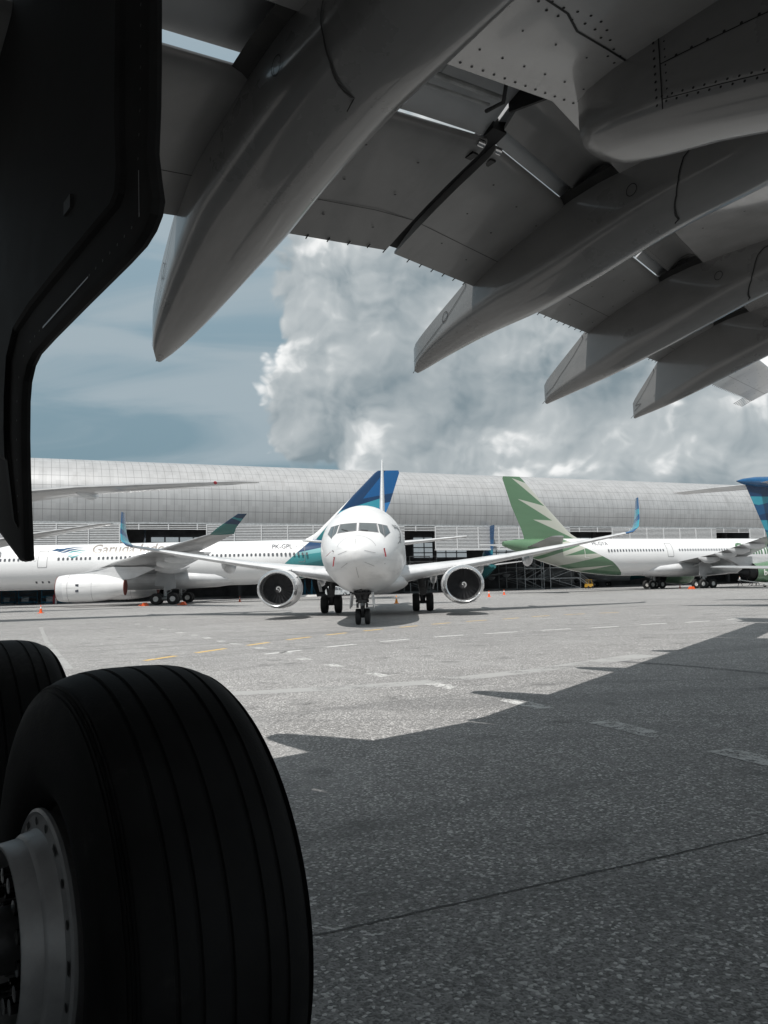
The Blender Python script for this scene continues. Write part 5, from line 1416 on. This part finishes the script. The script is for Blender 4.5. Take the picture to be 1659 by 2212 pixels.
# ---- equipment along the hangar front
def lattice(root, w, d, h, levels, mt, rad=.06, name='frame'):
    g = MB()
    for x in (0, w):
        for y in (0, d): g.tube([(x, y, 0), (x, y, h)], rad, 6)
    for k in range(levels+1):
        z = max(.15, h*k/levels)
        for y in (0, d): g.tube([(0, y, z), (w, y, z)], rad*.8, 6)
        for x in (0, w): g.tube([(x, 0, z), (x, d, z)], rad*.8, 6)
        if k < levels:
            z2 = h*(k+1)/levels
            for y in (0, d): g.tube([(0, y, z), (w, y, z2)] if k % 2 else [(w, y, z), (0, y, z2)], rad*.6, 6)
    return g.build(name, mt, root)
def dock(loc, ang, w, h, levels, label, stairs=True):
    root = empty('maintenance_dock', loc, ang); tag(root, label, 'maintenance dock', 'docking stands in the hangar')
    lattice(root, w, 3.0, h, levels, M['equip_grey'], .075)
    for k in range(1, levels+1): MB().box((w/2, 1.5, h*k/levels+.05), (w, 3.0, .08)).build('platform', M['equip_grey'], root, smooth=0)
    if stairs:
        g = MB()
        for q in (0, .9): g.tube([(w+3.2, q, .1), (w, q, h/levels)], .09, 6); g.tube([(w+3.2, q, 1.1), (w, q, h/levels+1.0)], .05, 6)
        for k in range(9): g.box((w+3.2-3.2*k/9, .45, .15+h/levels*k/9), (.28, .9, .05))
        g.build('stairs', M['equip_grey'], root, smooth=0)
    g = MB()
    for y in (0, 3.0): g.tube([(0, y, h), (0, y, h+1.1)], .05, 6); g.tube([(w, y, h), (w, y, h+1.1)], .05, 6); g.tube([(0, y, h+1.1), (w, y, h+1.1)], .05, 6)
    g.build('railing', M['equip_grey'], root)
for t_, y_, w, h, lv, lb, stp in ((91.5, 6, 4.6, 8.6, 4, 'tall narrow grey scaffold tower standing in the dark hangar bay', False), (97.0, 5, 7.5, 6.6, 3, 'broad grey scaffold dock with a flight of stairs at its right', True), (93.5, 16, 9.0, 7.2, 3, 'grey dock deeper in the bay behind the tall tower', False), (68.5, 12, 6.0, 6.2, 3, 'grey dock in the hangar left of the blue tail', False)):
    dock(H(t_, y_), HANG, w, h, lv, lb, stp)
def cage_cart(loc, w, label):
    root = empty('cage_cart', loc, HANG); tag(root, label, 'cart', 'blue carts before the hangar')
    lattice(root, w, 1.4, 2.3, 2, M['equip_blue'], .05)
    MB().box((w/2, .7, .30), (w, 1.4, .12)).build('deck', M['equip_blue'], root, smooth=0)
    MB().box((w*.35, .7, .80), (w*.4, .8, .85)).build('load', M['strut'], root, smooth=0)
    for x in (.25, w-.25):
        MB().lathe([(-.6, .001), (-.6, .2), (.6, .2), (.6, .001)], (x, .7, .2), (0, 1, 0), 12).build('wheel', M['black'], root)
for x, w, lb in ((40, 3.0, 'small blue cage cart left of the engine, standing in front of the hangar bay'), (90, 4.6, 'long low blue cage cart beside the nearer engine of the blue tailed jet'), (3, 2.4, 'blue cage cart at the left edge beneath the airliner nose')):
    p = gp(x, 1306); p = p*1.06; cage_cart((p.x, p.y, 0), w, lb)
def trestles(x, label):
    p = gp(x, 1288)
    root = empty('wing_jack', (p.x, p.y, 0), .3); tag(root, label, 'jack stand', 'blue jack stands')
    g = MB(); g.tube([(0, 0, .2), (0, 0, 2.6)], .13, 10); g.tube([(0, 0, 2.6), (0, 0, 3.1)], .07, 8)
    g.build('column', M['equip_blue'], root)
    for k in range(3):
        a = 2*PI*k/3; g = MB(); g.tube([(0, 0, 2.0), (.85*math.cos(a), .85*math.sin(a), .1)], .06, 8); g.tube([(0, 0, .5), (.85*math.cos(a), .85*math.sin(a), .1)], .05, 8); g.build('leg', M['equip_blue'], root)
for x, lb in ((645, 'blue tripod jack stand nearest the left engine of the central jet'), (659, 'blue tripod jack stand in the middle behind the left main gear'), (674, 'blue tripod jack stand closest to the left main gear leg')): trestles(x, lb)
p = gp(664, 1289); r = empty('concrete_kerb_block', (p.x, p.y, 0), .05); tag(r, 'low pale block lying in front of the blue jack stands', 'block')
MB().box((0, -.6, .17), (3.4, .5, .34), taper=.95).build('block', M['cream'], r, smooth=0)
def forklift():
    p = H(101.5, -1.5); root = empty('forklift', p, HANG); root.scale = (.8, .8, .8); tag(root, 'small yellow forklift standing at the hangar mouth', 'forklift')
    MB().box((0, 0, .75), (1.9, 1.1, .8), taper=.9).build('body', M['equip_yellow'], root, smooth=20)
    g = MB()
    for x in (-.5, .6):
        for y in (-.45, .45): g.tube([(x, y, 1.1), (x*.9, y*.9, 2.15)], .05, 6)
    g.box((.05, 0, 2.18), (1.3, 1.05, .07)); g.build('overhead_guard', M['equip_yellow'], root, smooth=0)
    g = MB()
    for y in (-.3, .3): g.box((1.1, y, 1.2), (.1, .12, 2.3)); g.box((1.6, y, .12), (1.0, .12, .06))
    g.build('mast', M['black'], root, smooth=0)
    for x in (-.6, .65):
        for y in (-.5, .5): MB().lathe([(-.12, .001), (-.12, .32), (.12, .32), (.12, .001)], (x, y, .32), (0, 1, 0), 16).build('wheel', M['black'], root)
forklift()
def cylinder_pair():
    p = gp(116, 1306)*1.05; root = empty('gas_cylinder', (p.x, p.y, 0)); tag(root, 'red and white gas bottle on a trolley before the hangar bay', 'gas bottle')
    MB().lathe([(.05, .001), (.05, .16), (1.25, .16), (1.42, .07), (1.5, .05), (1.5, .001)], (0, 0, 0), (0, 0, 1), 16).build('bottle', M['red'], root)
    MB().lathe([(.05, .001), (.05, .15), (1.25, .15), (1.42, .07), (1.5, .05), (1.5, .001)], (.34, .05, 0), (0, 0, 1), 16).build('second_bottle', M['cream'], root)
    g = MB(); g.box((.17, .05, .03), (.8, .5, .05)); g.tube([(-.15, .22, .05), (-.15, .28, 1.2), (.5, .28, 1.2), (.5, .22, .05)], .02, 6); g.build('trolley', M['black'], root)
cylinder_pair()
def chock(p, label):
    root = empty('wheel_chock', (p.x, p.y, 0), Aa); tag(root, label, 'wheel chock', 'orange wheel chocks')
    g = MB(); g.loft([[(-.35, y, 0), (.35, y, 0), (.12, y, .38), (-.12, y, .38)] for y in (-.5, .5)]); g.build('wedge', M['orange'], root, smooth=0)
    MB().tube([(-.3, -.5, .2), (-.5, -.9, .08), (-.2, -1.2, .03)], .025, 6).build('rope', M['orange'], root)
for x, y, lb in ((313, 1309.0, 'orange chock against the front left wheel of the blue tailed airliner'), (396, 1307, 'orange chock behind the rear wheels of the blue tailed airliner'), (1494, 1272.5, 'orange chock under the right hand bogie of the green tailed airliner')):
    chock(gp(x, y), lb)
def towbar():
    p = gp(1655, 1268); root = empty('tow_head', (p.x, p.y, 0), HANG); tag(root, 'low wheeled tow bar carrier behind the walking crew', 'tow bar')
    g = MB(); g.tube([(-5.5, 0, 1.15), (0, 0, .5)], .06, 8); g.build('bar', M['cream'], root)
    MB().box((.3, 0, .45), (1.3, .8, .4), taper=.85).build('carrier', M['strut'], root, smooth=0)
    for y in (-.45, .45): MB().lathe([(-.1, .001), (-.1, .25), (.1, .25), (.1, .001)], (.3, y, .25), (0, 1, 0), 14).build('wheel', M['black'], root)
towbar()
